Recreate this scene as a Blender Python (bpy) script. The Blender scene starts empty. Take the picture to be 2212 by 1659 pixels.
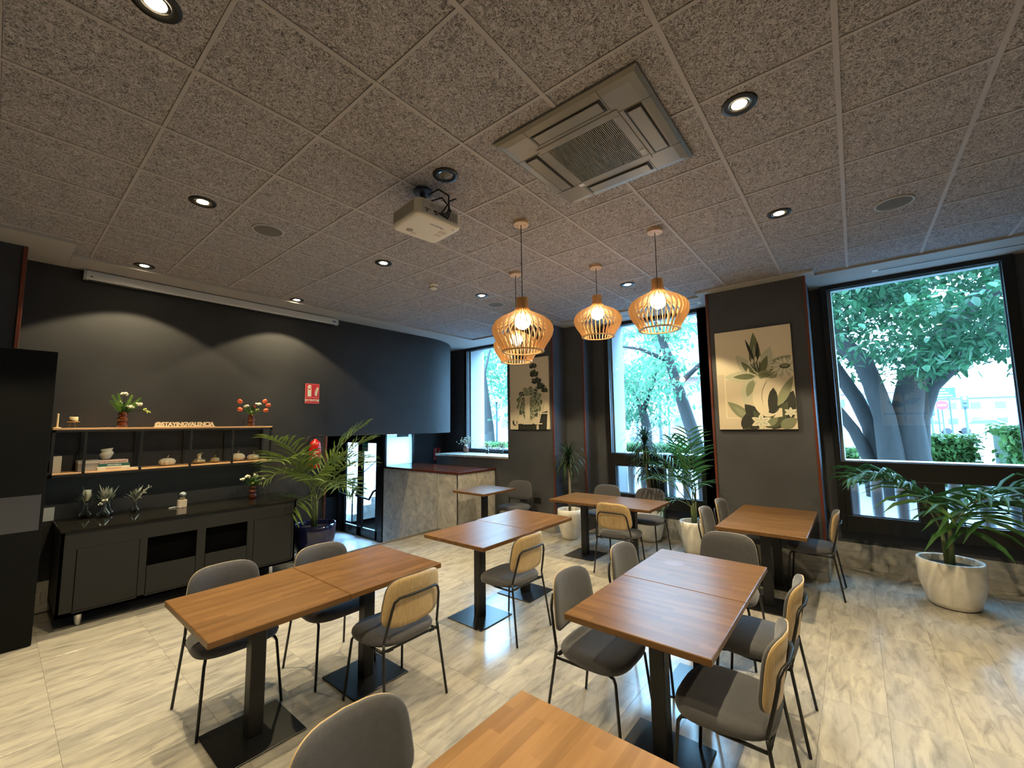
import bpy, math, random
from mathutils import Vector, Matrix
random.seed(7)
PI = math.pi
sc = bpy.context.scene
COL = sc.collection
# ---------------------------------------------------------------- camera
CAM_POS = Vector((1.144379, -0.497409, 1.745))
YAW, PIT, ROL, FPX = 0.681835, 0.0975146, -0.0128223, 906.308
fw = Vector((-math.sin(YAW) * math.cos(PIT), math.cos(YAW) * math.cos(PIT), math.sin(PIT)))
rt = Vector((math.cos(YAW), math.sin(YAW), 0)); up = rt.cross(fw)
c_, s_ = math.cos(ROL), math.sin(ROL)
RT = c_ * rt + s_ * up; UP = -s_ * rt + c_ * up
camd = bpy.data.cameras.new('camera'); cam = bpy.data.objects.new('camera', camd); COL.objects.link(cam)
camd.sensor_fit = 'HORIZONTAL'; camd.sensor_width = 36; camd.lens = FPX / 2212 * 36; camd.clip_end = 400; camd.clip_start = 0.02
m3 = Matrix((RT, UP, -fw)).transposed()
cam.matrix_world = Matrix.Translation(CAM_POS) @ m3.to_4x4()
sc.camera = cam
# ---------------------------------------------------------------- world, exposure
w = bpy.data.worlds.new('world'); sc.world = w; w.use_nodes = True
bg = w.node_tree.nodes['Background']
bg.inputs[0].default_value = (0.31, 0.63, 1.0, 1); bg.inputs[1].default_value = 13.0
sc.view_settings.view_transform = 'Standard'; sc.view_settings.look = 'None'
sc.view_settings.gamma = 1; sc.view_settings.use_curve_mapping = False
sc.view_settings.exposure = 1.75
sc.cycles.use_denoising = True; sc.cycles.time_limit = 1000
sc.cycles.max_bounces = 5; sc.cycles.diffuse_bounces = 3; sc.cycles.glossy_bounces = 2; sc.cycles.transmission_bounces = 4; sc.cycles.transparent_max_bounces = 10
sc.cycles.use_adaptive_sampling = True; sc.cycles.adaptive_threshold = 0.05
sc.cycles.sample_clamp_indirect = 6.0
sc.cycles.caustics_reflective = False; sc.cycles.caustics_refractive = False
SPOT_W = 50.0; BULB_E = 15.0
def portal(name, loc, rot, sx, sz):
    l = bpy.data.lights.new(name, 'AREA'); l.shape = 'RECTANGLE'; l.size = sx; l.size_y = sz; l.cycles.is_portal = True
    o = bpy.data.objects.new(name, l); COL.objects.link(o); o.location = loc; o.rotation_euler = rot
for n, x in (('window_portal', 1.72), ('window_portal', -1.3), ('window_portal', -4.8)):
    portal(n, (x, 6.3, 2.0), (-PI / 2, 0, 0), 1.75, 3.0)
# ---------------------------------------------------------------- helpers
class MB:
    def __init__(s): s.v = []; s.f = []; s.m = []
    def add(s, vs, fs, mi=0):
        b = len(s.v); s.v += [tuple(p) for p in vs]; s.f += [tuple(b + i for i in f) for f in fs]; s.m += [mi] * len(fs); return s
    def box(s, x0, y0, z0, x1, y1, z1, mi=0):
        return s.add([(x0,y0,z0),(x1,y0,z0),(x1,y1,z0),(x0,y1,z0),(x0,y0,z1),(x1,y0,z1),(x1,y1,z1),(x0,y1,z1)],
            [(0,3,2,1),(4,5,6,7),(0,1,5,4),(1,2,6,5),(2,3,7,6),(3,0,4,7)], mi)
    def cbox(s, x0, y0, z0, x1, y1, z1, b, mi=0):   # box with chamfered edges
        vs = []
        for ix in (0, 1):
            for iy in (0, 1):
                for iz in (0, 1):
                    X, Y, Z = (x0, x1)[ix], (y0, y1)[iy], (z0, z1)[iz]
                    sx, sy, sz = (b, -b)[ix], (b, -b)[iy], (b, -b)[iz]
                    vs += [(X, Y + sy, Z + sz), (X + sx, Y, Z + sz), (X + sx, Y + sy, Z)]
        def i(a, b_, c, k): return (a * 4 + b_ * 2 + c) * 3 + k
        fs = []
        for a in (0, 1):
            q = [i(a,0,0,0), i(a,1,0,0), i(a,1,1,0), i(a,0,1,0)]; fs.append(q if a else q[::-1])
            q = [i(0,a,0,1), i(1,a,0,1), i(1,a,1,1), i(0,a,1,1)]; fs.append(q[::-1] if a else q)
            q = [i(0,0,a,2), i(1,0,a,2), i(1,1,a,2), i(0,1,a,2)]; fs.append(q if a else q[::-1])
        for a in (0, 1):
            for b_ in (0, 1):
                fs.append([i(a,b_,0,0), i(a,b_,1,0), i(a,b_,1,1), i(a,b_,0,1)])
                fs.append([i(a,0,b_,0), i(a,1,b_,0), i(a,1,b_,2), i(a,0,b_,2)])
                fs.append([i(0,a,b_,1), i(1,a,b_,1), i(1,a,b_,2), i(0,a,b_,2)])
        for a in (0, 1):
            for b_ in (0, 1):
                for c in (0, 1): fs.append([i(a,b_,c,0), i(a,b_,c,1), i(a,b_,c,2)])
        return s.add(vs, fs, mi)
    def lathe(s, prof, n=24, c=(0, 0, 0), mi=0, cap0=True, cap1=True):
        vs = [(c[0] + r * math.cos(2*PI*k/n), c[1] + r * math.sin(2*PI*k/n), c[2] + z) for r, z in prof for k in range(n)]
        fs = [(j*n+k, j*n+(k+1) % n, (j+1)*n+(k+1) % n, (j+1)*n+k) for j in range(len(prof)-1) for k in range(n)]
        if cap0: fs.append(tuple(range(n))[::-1])
        if cap1: fs.append(tuple((len(prof)-1)*n+k for k in range(n)))
        return s.add(vs, fs, mi)
    def tube(s, pts, r, n=8, mi=0, cap=True):
        pts = [Vector(p) for p in pts]; rs = r if isinstance(r, (list, tuple)) else [r] * len(pts)
        d = (pts[1] - pts[0]).normalized(); a = d.orthogonal().normalized(); vs = []
        for k, p in enumerate(pts):
            t = ((pts[min(k+1, len(pts)-1)] - pts[k]).normalized() + (pts[k] - pts[max(k-1, 0)]).normalized())
            t = t.normalized() if t.length > 1e-6 else d
            a = (a - t * a.dot(t)); a = a.normalized() if a.length > 1e-6 else t.orthogonal().normalized(); b = t.cross(a)
            vs += [p + rs[k] * (math.cos(2*PI*j/n) * a + math.sin(2*PI*j/n) * b) for j in range(n)]
        L = len(pts)
        fs = [(j*n+k, j*n+(k+1) % n, (j+1)*n+(k+1) % n, (j+1)*n+k) for j in range(L-1) for k in range(n)]
        if cap: fs += [tuple(range(n))[::-1], tuple((L-1)*n+k for k in range(n))]
        return s.add(vs, fs, mi)
    def prism(s, poly, z0, z1, mi=0):   # polygon in XY
        n = len(poly)
        return s.add([(x, y, z0) for x, y in poly] + [(x, y, z1) for x, y in poly],
            [tuple(range(n))[::-1], tuple(range(n, 2*n))] + [(k, (k+1) % n, n+(k+1) % n, n+k) for k in range(n)], mi)
    def sphere(s, c, r, n=12, m=8, mi=0, sq=(1, 1, 1)):
        prof = [(math.sin(PI*j/m), -math.cos(PI*j/m)) for j in range(m+1)]
        vs = [(c[0]+r*sq[0]*p*math.cos(2*PI*k/n), c[1]+r*sq[1]*p*math.sin(2*PI*k/n), c[2]+r*sq[2]*z) for p, z in prof for k in range(n)]
        fs = [(j*n+k, j*n+(k+1) % n, (j+1)*n+(k+1) % n, (j+1)*n+k) for j in range(m) for k in range(n)]
        return s.add(vs, fs, mi)
    def xf(s, M):
        s.v = [tuple(M @ Vector(p)) for p in s.v]; return s
    def mesh(s, name, mats, smooth=False):
        me = bpy.data.meshes.new(name); me.from_pydata(s.v, [], s.f)
        for mm in (mats if isinstance(mats, (list, tuple)) else [mats]): me.materials.append(mm)
        if any(s.m): me.polygons.foreach_set('material_index', s.m)
        if smooth: me.polygons.foreach_set('use_smooth', [True] * len(s.f))
        me.update(); return me
    def build(s, name, mats, parent=None, smooth=False, bev=0, sub=0, loc=None, rz=None):
        me = s.mesh(name, mats, smooth)
        if not sub and len(s.f) > 3:
            import bmesh
            bm = bmesh.new(); bm.from_mesh(me); bmesh.ops.recalc_face_normals(bm, faces=bm.faces); bm.to_mesh(me); bm.free()
        return link(me, name, parent, bev, sub, loc, rz, smooth)
def link(me, name, parent=None, bev=0, sub=0, loc=None, rz=None, smooth=False):
    o = bpy.data.objects.new(name, me); COL.objects.link(o); o.parent = parent
    if loc is not None: o.location = loc
    if rz: o.rotation_euler.z = rz
    if bev:
        b = o.modifiers.new('bevel', 'BEVEL'); b.width = bev; b.segments = 2; b.limit_method = 'ANGLE'; b.angle_limit = 0.7
    if sub:
        u = o.modifiers.new('subsurf', 'SUBSURF'); u.levels = sub; u.render_levels = sub
    if smooth and bev: o.modifiers['bevel'].harden_normals = False
    return o
def tag(o, label, cat, group=None, kind=None):
    o['label'] = label; o['category'] = cat
    if group: o['group'] = group
    if kind: o['kind'] = kind
    return o
def thing(name, label, cat, loc=(0, 0, 0), rz=0, group=None):
    o = bpy.data.objects.new(name, None); COL.objects.link(o); o.location = loc; o.rotation_euler = (0, 0, rz)
    o.empty_display_size = 0.1
    return tag(o, label, cat, group)
def struct(o, label=None):
    o['kind'] = 'structure'
    if label: o['label'] = label; o['category'] = o.name.split('_')[0].split('.')[0]
    return o
def sempty(name, label):
    o = bpy.data.objects.new(name, None); COL.objects.link(o); o.empty_display_size = .1; return struct(o, label)
def copy_tree(o, parent=None):
    c = o.copy(); COL.objects.link(c); c.parent = parent
    for ch in o.children: copy_tree(ch, c)
    return c
def text_mb(body, size, ext=0.0, align='LEFT', bold=0.0, space=1.0):
    cu = bpy.data.curves.new('txt', 'FONT'); cu.body = body; cu.size = size; cu.extrude = ext; cu.offset = bold; cu.align_x = align
    cu.space_character = space; cu.resolution_u = 3
    ob = bpy.data.objects.new('txt', cu); COL.objects.link(ob)
    dg = bpy.context.evaluated_depsgraph_get(); me = ob.evaluated_get(dg).to_mesh()
    mb = MB(); mb.add([v.co.copy() for v in me.vertices], [tuple(p.vertices) for p in me.polygons])
    ob.evaluated_get(dg).to_mesh_clear(); bpy.data.objects.remove(ob); bpy.data.curves.remove(cu)
    return mb
def rot(ax, a): return Matrix.Rotation(a, 4, ax)
def tr(x, y, z): return Matrix.Translation((x, y, z))
# ---------------------------------------------------------------- materials
def nmat(name, col=(.5, .5, .5), rough=.5, metal=0, spec=.5, emit=None, es=0, coat=0, sheen=0, trans=0, ior=1.45, alpha=1):
    m = bpy.data.materials.new(name); m.use_nodes = True; b = m.node_tree.nodes['Principled BSDF']
    b.inputs['Base Color'].default_value = (*col, 1); b.inputs['Roughness'].default_value = rough; b.inputs['Metallic'].default_value = metal
    b.inputs['Specular IOR Level'].default_value = spec; b.inputs['Coat Weight'].default_value = coat; b.inputs['Coat Roughness'].default_value = .08
    b.inputs['Sheen Weight'].default_value = sheen; b.inputs['Transmission Weight'].default_value = trans; b.inputs['IOR'].default_value = ior
    if emit: b.inputs['Emission Color'].default_value = (*emit, 1); b.inputs['Emission Strength'].default_value = es
    return m
def N(m, t, **kw):
    n = m.node_tree.nodes.new(t)
    for k, v in kw.items():
        if k in n.inputs: n.inputs[k].default_value = v
        else: setattr(n, k, v)
    return n
def L(m, a, b): m.node_tree.links.new(a, b)
def BS(m): return m.node_tree.nodes['Principled BSDF']
def ramp(m, fac, stops):
    r = N(m, 'ShaderNodeValToRGB'); e = r.color_ramp.elements
    while len(e) < len(stops): e.new(0.5)
    for k, (p, c) in enumerate(stops): e[k].position = p; e[k].color = (*c, 1) if len(c) == 3 else c
    L(m, fac, r.inputs[0]); return r.outputs[0]
def coords(m, kind='Object', scale=(1, 1, 1), rotz=0, jitter=0):
    tc = N(m, 'ShaderNodeTexCoord'); mp = N(m, 'ShaderNodeMapping'); mp.inputs['Scale'].default_value = scale; mp.inputs['Rotation'].default_value = (0, 0, rotz)
    L(m, tc.outputs[kind], mp.inputs[0])
    if jitter:
        oi = N(m, 'ShaderNodeObjectInfo'); mu = N(m, 'ShaderNodeVectorMath', operation='SCALE'); cv = N(m, 'ShaderNodeCombineXYZ')
        for k in range(3): L(m, oi.outputs['Random'], cv.inputs[k])
        L(m, cv.outputs[0], mu.inputs[0]); mu.inputs['Scale'].default_value = jitter
        L(m, mu.outputs[0], mp.inputs['Location'])
    return mp.outputs[0]
def noise(m, vec, scale, detail=4, rough=.5, dist=0, out=0):
    n = N(m, 'ShaderNodeTexNoise'); n.inputs['Scale'].default_value = scale; n.inputs['Detail'].default_value = detail
    n.inputs['Roughness'].default_value = rough; n.inputs['Distortion'].default_value = dist; L(m, vec, n.inputs['Vector']); return n.outputs[out]
def math_(m, op, a, b=None, c=None):
    n = N(m, 'ShaderNodeMath', operation=op)
    for k, x in enumerate((a, b, c)):
        if x is None: continue
        if isinstance(x, (int, float)): n.inputs[k].default_value = x
        else: L(m, x, n.inputs[k])
    return n.outputs[0]
def mixc(m, fac, a, b, mode='MIX'):
    n = N(m, 'ShaderNodeMix', data_type='RGBA', blend_type=mode)
    for s, x in ((0, fac), (6, a), (7, b)):
        if isinstance(x, (int, float)): n.inputs[s].default_value = x
        elif isinstance(x, tuple): n.inputs[s].default_value = (*x, 1)
        else: L(m, x, n.inputs[s])
    return n.outputs[2]
def bump(m, h, strength=.3, dist=.01):
    b = N(m, 'ShaderNodeBump'); b.inputs['Strength'].default_value = strength; b.inputs['Distance'].default_value = dist
    L(m, h, b.inputs['Height']); L(m, b.outputs[0], BS(m).inputs['Normal'])
def base(m, c): L(m, c, BS(m).inputs['Base Color'])
MT = {}
# ceiling: wood-wool board
m = MT['board'] = nmat('wood_wool_board', rough=.95, spec=.1)
v = coords(m, jitter=37)
r1 = math_(m, 'ABSOLUTE', math_(m, 'SUBTRACT', noise(m, v, 32, 2, .5, 1.6), .5))
v2 = coords(m, scale=(1.0, 1.0, 1.0), rotz=1.0, jitter=91)
r2 = math_(m, 'ABSOLUTE', math_(m, 'SUBTRACT', noise(m, v2, 47, 2, .5, 2.2), .5))
rr = math_(m, 'MINIMUM', r1, r2)
big = noise(m, v, 6, 3)
cc = ramp(m, rr, [(0.0, (.64, .60, .63)), (.018, (.46, .43, .455)), (.05, (.205, .19, .199)), (.12, (.085, .08, .083))])
base(m, mixc(m, math_(m, 'MULTIPLY', big, .22), cc, (.32, .30, .315)))
MT['rail'] = nmat('ceiling_rail', (.43, .40, .41), .6)
MT['trim'] = nmat('grey_plaster', (.40, .385, .375), .7)
# painted walls
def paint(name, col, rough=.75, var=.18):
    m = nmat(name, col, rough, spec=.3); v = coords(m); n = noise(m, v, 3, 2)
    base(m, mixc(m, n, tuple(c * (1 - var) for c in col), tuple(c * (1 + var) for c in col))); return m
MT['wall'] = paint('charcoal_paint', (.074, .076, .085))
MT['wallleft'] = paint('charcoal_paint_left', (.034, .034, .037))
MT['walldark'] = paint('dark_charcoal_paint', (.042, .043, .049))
MT['black'] = nmat('black_frame', (.012, .011, .011), .38)
MT['leg'] = nmat('black_steel', (.010, .010, .011), .42)
MT['plate'] = nmat('black_plate', (.009, .009, .010), .30)
MT['redwood'] = nmat('mahogany_strip', (.135, .034, .018), .38)
MT['white'] = nmat('white_plaster', (.75, .76, .76), .6)
MT['extwhite'] = nmat('white_stone', (.42, .43, .44), .7)
# marble
def marble(name, c1, c2, c3, rough, jit, sc_=1.0, bmp=.0, str_=(1.0, 1.8)):
    m = nmat(name, rough=rough, spec=.5); v = coords(m, scale=(str_[0]*sc_, str_[1]*sc_, 1.0*sc_), rotz=.35, jitter=jit)
    n1 = noise(m, v, 2.6, 5, .62, 1.1); n2 = noise(m, v, 8, 5, .60, .7)
    a = mixc(m, ramp(m, n1, [(.33, (0, 0, 0)), (.66, (1, 1, 1))]), c1, c2)
    b = mixc(m, ramp(m, n2, [(.46, (0, 0, 0)), (.74, (.75, .75, .75))]), a, c3)
    base(m, b)
    if bmp: bump(m, n2, bmp, .01)
    return m
MT['floor'] = marble('floor_marble', (.50, .46, .395), (.35, .325, .295), (.19, .182, .172), .17, 53, .55, .0, (4.2, 1.0))
MT['stone'] = marble('clad_marble', (.66, .62, .55), (.42, .40, .37), (.23, .225, .215), .35, 23, 1.3)
MT['skirt'] = marble('skirt_marble', (.52, .48, .42), (.40, .375, .335), (.26, .25, .23), .32, 71, 1.3)
MT['grout'] = nmat('floor_grout', (.22, .20, .17), .7)
MT['lowfloor'] = marble('entry_marble', (.60, .60, .60), (.52, .52, .52), (.40, .40, .41), .25, 3, 1.0)
# wood
def wood(name, cols, scale=(1, 14, 14), rough=.3, staves=None, coat=0, jit=17, spec=.5):
    m = nmat(name, rough=rough, coat=coat, spec=spec); v = coords(m, scale=scale, jitter=jit)
    n1 = noise(m, v, 3, 6, .6, .6); n2 = noise(m, v, 14, 4, .6, .3)
    a = ramp(m, n1, [(.3, cols[0]), (.52, cols[1]), (.72, cols[2])])
    a = mixc(m, ramp(m, n2, [(.45, (0, 0, 0)), (.75, (.5, .5, .5))]), a, tuple(c * .62 for c in cols[0]))
    if staves:
        v2 = coords(m, scale=(1, 1, 1), jitter=5); br = N(m, 'ShaderNodeTexBrick'); br.offset = .37; br.inputs['Scale'].default_value = 1
        br.inputs['Mortar Size'].default_value = 0; br.inputs['Brick Width'].default_value = staves[0]; br.inputs['Row Height'].default_value = staves[1]
        br.inputs['Color1'].default_value = (.74, .72, .70, 1); br.inputs['Color2'].default_value = (1.15, 1.12, 1.08, 1); br.inputs['Bias'].default_value = .1
        L(m, v2, br.inputs['Vector']); a = mixc(m, .75, a, br.outputs[0], 'MULTIPLY')
    base(m, a); return m
MT['top'] = wood('oiled_oak_top', [(.30, .125, .036), (.375, .165, .05), (.45, .21, .072)], (7, .8, 7), .27, None, 0)
def staved(name, rz, cols):
    m = nmat(name, rough=.27); v = coords(m, rotz=rz, jitter=11)
    sx = N(m, 'ShaderNodeSeparateXYZ'); L(m, v, sx.inputs[0])
    row = math_(m, 'FLOOR', math_(m, 'DIVIDE', sx.outputs[1], .043)); w1 = N(m, 'ShaderNodeTexWhiteNoise', noise_dimensions='1D'); L(m, row, w1.inputs['W'])
    seg = math_(m, 'FLOOR', math_(m, 'ADD', math_(m, 'DIVIDE', sx.outputs[0], .38), math_(m, 'MULTIPLY', w1.outputs[0], 9)))
    w2 = N(m, 'ShaderNodeTexWhiteNoise', noise_dimensions='2D'); cb = N(m, 'ShaderNodeCombineXYZ'); L(m, row, cb.inputs[0]); L(m, seg, cb.inputs[1]); L(m, cb.outputs[0], w2.inputs['Vector'])
    br = ramp(m, w2.outputs[0], [(0, (.78, .75, .72)), (.5, (.94, .92, .90)), (1, (1.08, 1.06, 1.04))])
    mp = N(m, 'ShaderNodeMapping'); mp.inputs['Scale'].default_value = (.9, 9, 9); L(m, v, mp.inputs[0])
    n1 = noise(m, mp.outputs[0], 3, 2, .5, 0); a = ramp(m, n1, [(.2, cols[0]), (.52, cols[1]), (.84, cols[2])])
    base(m, mixc(m, .9, a, br, 'MULTIPLY')); BS(m).inputs['IOR'].default_value = 1.24
    BS(m).inputs['Roughness'].default_value = .285; return m
OAK = [(.125, .064, .026), (.165, .086, .035), (.21, .112, .047)]
HONEY = [(.215, .118, .052), (.265, .150, .068), (.315, .182, .085)]
MT['topy'] = staved('oak_top_along', PI / 2, OAK)
MT['topx'] = staved('oak_top_across', 0, OAK)
MT['topf'] = staved('honey_oak_top', PI / 2, HONEY)
MT['ply'] = wood('pale_plywood', [(.46, .31, .145), (.54, .38, .19), (.61, .45, .245)], (26, 26, 1.2), .42)
MT['slat'] = nmat('lamp_plywood', (.72, .46, .21), .5)
MT['canopy'] = wood('lamp_canopy_wood', [(.66, .44, .26), (.72, .50, .31), (.78, .56, .36)], (2, 2, 14), .5)
MT['shelfwood'] = wood('shelf_board', [(.55, .30, .14), (.62, .36, .18), (.70, .42, .23)], (20, 1, 20), .5)
MT['counterwood'] = wood('mahogany_top', [(.075, .018, .009), (.10, .026, .013), (.13, .036, .018)], (14, 1, 14), .16)
# fabric
m = MT['fabric'] = nmat('grey_brown_wool', rough=.95, spec=.15, sheen=.25); v = coords(m)
n = noise(m, v, 260, 3, .7); n2 = noise(m, v, 30, 3)
base(m, mixc(m, math_(m, 'MULTIPLY_ADD', n2, .25, math_(m, 'MULTIPLY', n, .75)), (.036, .035, .040), (.122, .120, .134)))
MT['cabinet'] = paint('charcoal_lacquer', (.019, .019, .019), .6, .1)
MT['cabtop'] = nmat('black_glass_top', (.012, .011, .009), .07)
MT['cabshade'] = nmat('cabinet_interior', (.003, .003, .003), 1, spec=0)  # near-black without gloss: shade of the sideboard's open niches put into the colour
MT['metal'] = nmat('brushed_steel', (.13, .135, .155), .5, 1.0)
MT['chrome'] = nmat('chrome', (.75, .75, .75), .12, 1.0)
MT['acgrey'] = nmat('ac_silver_grey', (.235, .220, .200), .42, .25)
MT['acdark'] = nmat('ac_dark', (.012, .010, .010), .6)
MT['acline'] = nmat('ac_seam', (.07, .064, .058), .6)
MT['plastic'] = nmat('white_plastic', (.74, .70, .63), .4)
MT['plastic2'] = nmat('white_plastic_back', (.56, .57, .60), .45)
MT['grillgrey'] = nmat('projector_grille', (.33, .30, .25), .6)
MT['rubber'] = nmat('black_rubber', (.012, .012, .012), .5)
MT['speaker'] = nmat('speaker_cloth', (.15, .14, .13), .8)
MT['speakerrim'] = nmat('speaker_rim', (.42, .42, .43), .5)
MT['lampon'] = nmat('downlight_lens', (1, .9, .7), .3, emit=(1.0, .80, .50), es=26)
MT['bulb'] = nmat('globe_bulb', (1, .95, .85), .3, emit=(1.0, .80, .52), es=BULB_E)
MT['cream'] = nmat('cream_canvas', (.60, .50, .36), .75)
MT['pot'] = nmat('white_ceramic_pot', (.62, .58, .51), .35); v = coords(MT['pot'])
base(MT['pot'], mixc(MT['pot'], ramp(MT['pot'], noise(MT['pot'], v, 9, 6, .7), [(.45, (0, 0, 0)), (.75, (.6, .6, .6))]), (.82, .78, .70), (.62, .56, .48)))
MT['bluepot'] = nmat('cobalt_glaze', (.010, .012, .055), .12, coat=.6)
MT['soil'] = nmat('soil', (.025, .016, .012), 1)
MT['red'] = nmat('sign_red', (.55, .018, .030), .5)
MT['pinkred'] = nmat('sign_border', (.68, .13, .12), .5)
MT['signcream'] = nmat('sign_pictogram', (.70, .72, .55), .5)
MT['redtank'] = nmat('extinguisher_red', (.42, .010, .008), .25, coat=.4)
MT['green'] = nmat('exit_green', (.02, .36, .22), .5)
MT['amber'] = nmat('amber_glass', (.16, .035, .008), .06, trans=.35, coat=.5)
MT['clear'] = nmat('clear_glass', (.85, .92, .92), .02, trans=1.0, ior=1.35)
MT['candle'] = nmat('wax', (.72, .58, .34), .55)
MT['gold'] = nmat('brass_wire', (.62, .42, .16), .3, 1.0)
MT['ceram'] = nmat('rough_ceramic', (.58, .54, .44), .8)
MT['letters'] = nmat('letter_wood', (.74, .64, .46), .6)
def leafm(name, c1, c2, tr_=.35, sc_=3, rough=.45):
    m = nmat(name, c1, rough, spec=.35); nt = m.node_tree; v = coords(m); n = noise(m, v, sc_, 3)
    col = mixc(m, ramp(m, n, [(.35, (0, 0, 0)), (.65, (1, 1, 1))]), c1, c2); base(m, col)
    t = N(m, 'ShaderNodeBsdfTranslucent'); L(m, col, t.inputs[0]); mx = N(m, 'ShaderNodeMixShader'); mx.inputs[0].default_value = tr_
    L(m, BS(m).outputs[0], mx.inputs[1]); L(m, t.outputs[0], mx.inputs[2]); L(m, mx.outputs[0], nt.nodes['Material Output'].inputs[0]); return m
MT['palm'] = leafm('palm_leaf', (.024, .080, .020), (.055, .150, .035), .25, 5)
MT['palmy'] = leafm('palm_leaf_yellowish', (.085, .145, .028), (.17, .23, .06), .25, 5)
MT['drac'] = leafm('dracaena_leaf', (.018, .045, .020), (.05, .085, .04), .15, 6)
MT['stem'] = nmat('palm_stem', (.12, .15, .05), .6)
MT['bark'] = nmat('plant_cane', (.30, .24, .16), .9)
MT['fern'] = leafm('fern_green', (.11, .26, .022), (.20, .38, .05), .3, 20)
MT['foliage'] = leafm('flower_foliage', (.03, .085, .02), (.07, .15, .04), .3, 20)
MT['tulip'] = leafm('tulip_coral', (.80, .16, .075), (.88, .33, .20), .35, 22)
MT['whiteflower'] = nmat('white_blossom', (.78, .74, .58), .8)
MT['lime'] = nmat('lime_blossom', (.58, .68, .18), .7)
MT['dried'] = nmat('dried_flower', (.30, .27, .19), .9)
MT['sage'] = nmat('sage_leaf', (.17, .20, .155), .8)
MT['paledry'] = nmat('pale_dried_petals', (.46, .45, .36), .85)
MT['moss'] = leafm('moss_panel', (.020, .038, .010), (.065, .060, .022), .2, 16)
# window glass: see-through with a mirror coat
def glass(name, refl, tint):
    m = bpy.data.materials.new(name); m.use_nodes = True; nt = m.node_tree; nt.nodes.remove(BS(m))
    t = N(m, 'ShaderNodeBsdfTransparent'); t.inputs[0].default_value = (*tint, 1); g = N(m, 'ShaderNodeBsdfGlossy'); g.inputs['Roughness'].default_value = 0.0
    lw = N(m, 'ShaderNodeLayerWeight'); lw.inputs[0].default_value = .25
    mx = N(m, 'ShaderNodeMixShader'); f = math_(m, 'MULTIPLY_ADD', lw.outputs['Fresnel'], .5, refl); L(m, f, mx.inputs[0])
    L(m, t.outputs[0], mx.inputs[1]); L(m, g.outputs[0], mx.inputs[2]); L(m, mx.outputs[0], nt.nodes['Material Output'].inputs[0]); return m
MT['glass'] = glass('window_glass', .07, (.93, .97, .97))
MT['frost'] = nmat('frosted_glass', (.80, .90, .87), .6); t = N(MT['frost'], 'ShaderNodeBsdfTranslucent'); t.inputs[0].default_value = (.85, .95, .92, 1)
mx = N(MT['frost'], 'ShaderNodeMixShader'); mx.inputs[0].default_value = .75; L(MT['frost'], BS(MT['frost']).outputs[0], mx.inputs[1]); L(MT['frost'], t.outputs[0], mx.inputs[2])
L(MT['frost'], mx.outputs[0], MT['frost'].node_tree.nodes['Material Output'].inputs[0])
# ================================================================ SETTING
CZ = 3.466
# ---- floor: slab + tiles
fl = MB().box(-4.52, -1.7, -.12, 4.3, 6.2, -.012).box(-5.3, -1.7, -.12, -4.52, 2.70, -.012).build('floor', MT['grout']); struct(fl, 'beige grey polished marble tile floor')
TX, TY, X0, Y0 = .311, .62, .865, -.15
tile_me = MB().cbox(-TX/2 + .0004, -TY/2 + .0004, -.012, TX/2 - .0004, TY/2 - .0004, 0, .0005).mesh('floor_tile', MT['floor'])
nt_ = 0
for i in range(-20, 9):
    for j in range(-1, 11):
        cx, cy = X0 + (i + .5) * TX, Y0 + (j + .5) * TY
        if cx < -5.15 or cx > 3.2 or cy > 6.4: continue
        if cx < -4.5 and cy > 2.5: continue
        o = link(tile_me, 'tile', fl); o.location = (cx, cy, 0); nt_ += 1
        if (i + j) % 2: o.rotation_euler.z = PI
MB().box(-5.1, -1.7, -.012, 4.3, -.771, 0).build('tile_field', MT['floor'], fl)
MB().box(3.2, -.771, -.012, 4.3, 6.2, 0).build('tile_field', MT['floor'], fl)
MB().box(-4.535, 2.70, -.12, -4.505, 4.4, .0005).box(-5.12, 2.685, -.12, -4.505, 2.72, .0005).box(-5.12, 2.60, -.012, -4.45, 2.69, -.0005).build('edge_strip', MT['grout'], fl)
lf = MB().box(-9.0, 2.7, -.62, -4.52, 6.2, -.5).build('floor_entry', MT['lowfloor']); struct(lf, 'pale marble floor of the sunken entrance by the glass doors')
MB().box(-4.56, 2.70, -.5, -4.521, 4.4, -.012).box(-5.3, 2.70, -.5, -4.52, 2.74, -.012).build('step_riser', MT['stone'], fl)
# ---- ceiling
ce = MB().box(-5.3, -1.7, CZ + .02, 4.3, 6.3, CZ + .1).box(-6.6, 4.4, CZ + .02, -5.3, 6.4, CZ + .1).build('ceiling', MT['board']); struct(ce, 'suspended ceiling of brown wood wool boards in a grid')
ct_me = MB().cbox(-.291, -.291, -.004, .291, .291, .02, .003).mesh('ceiling_board', MT['board'])
for i in range(-8, 6):
    for j in range(-1, 10):
        cx, cy = .3 + .6 * i, .3 + .6 * j
        if cx > 3.4: continue
        o = link(ct_me, 'board', ce); o.location = (cx, cy, CZ + .004); o.rotation_euler.z = (PI / 2) * ((i * 3 + j * 5) % 4)
MB().box(-5.3, -1.7, CZ, 4.3, -.6, CZ + .02).build('board_field', MT['board'], ce)
MB().box(3.6, -.6, CZ, 4.3, 6.2, CZ + .02).build('board_field', MT['board'], ce)
for i in range(-8, 7):
    MB().box(-.012 + .6*i, -.6, CZ - .006, .012 + .6*i, 6.0, CZ + .006).build('grid_rail', MT['rail'], ce)
for j in range(-1, 11):
    if .6 * j < 6: MB().box(-5.0, -.009 + .6*j, CZ - .004, 3.6, .009 + .6*j, CZ + .005).build('grid_rail', MT['rail'], ce)
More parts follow.
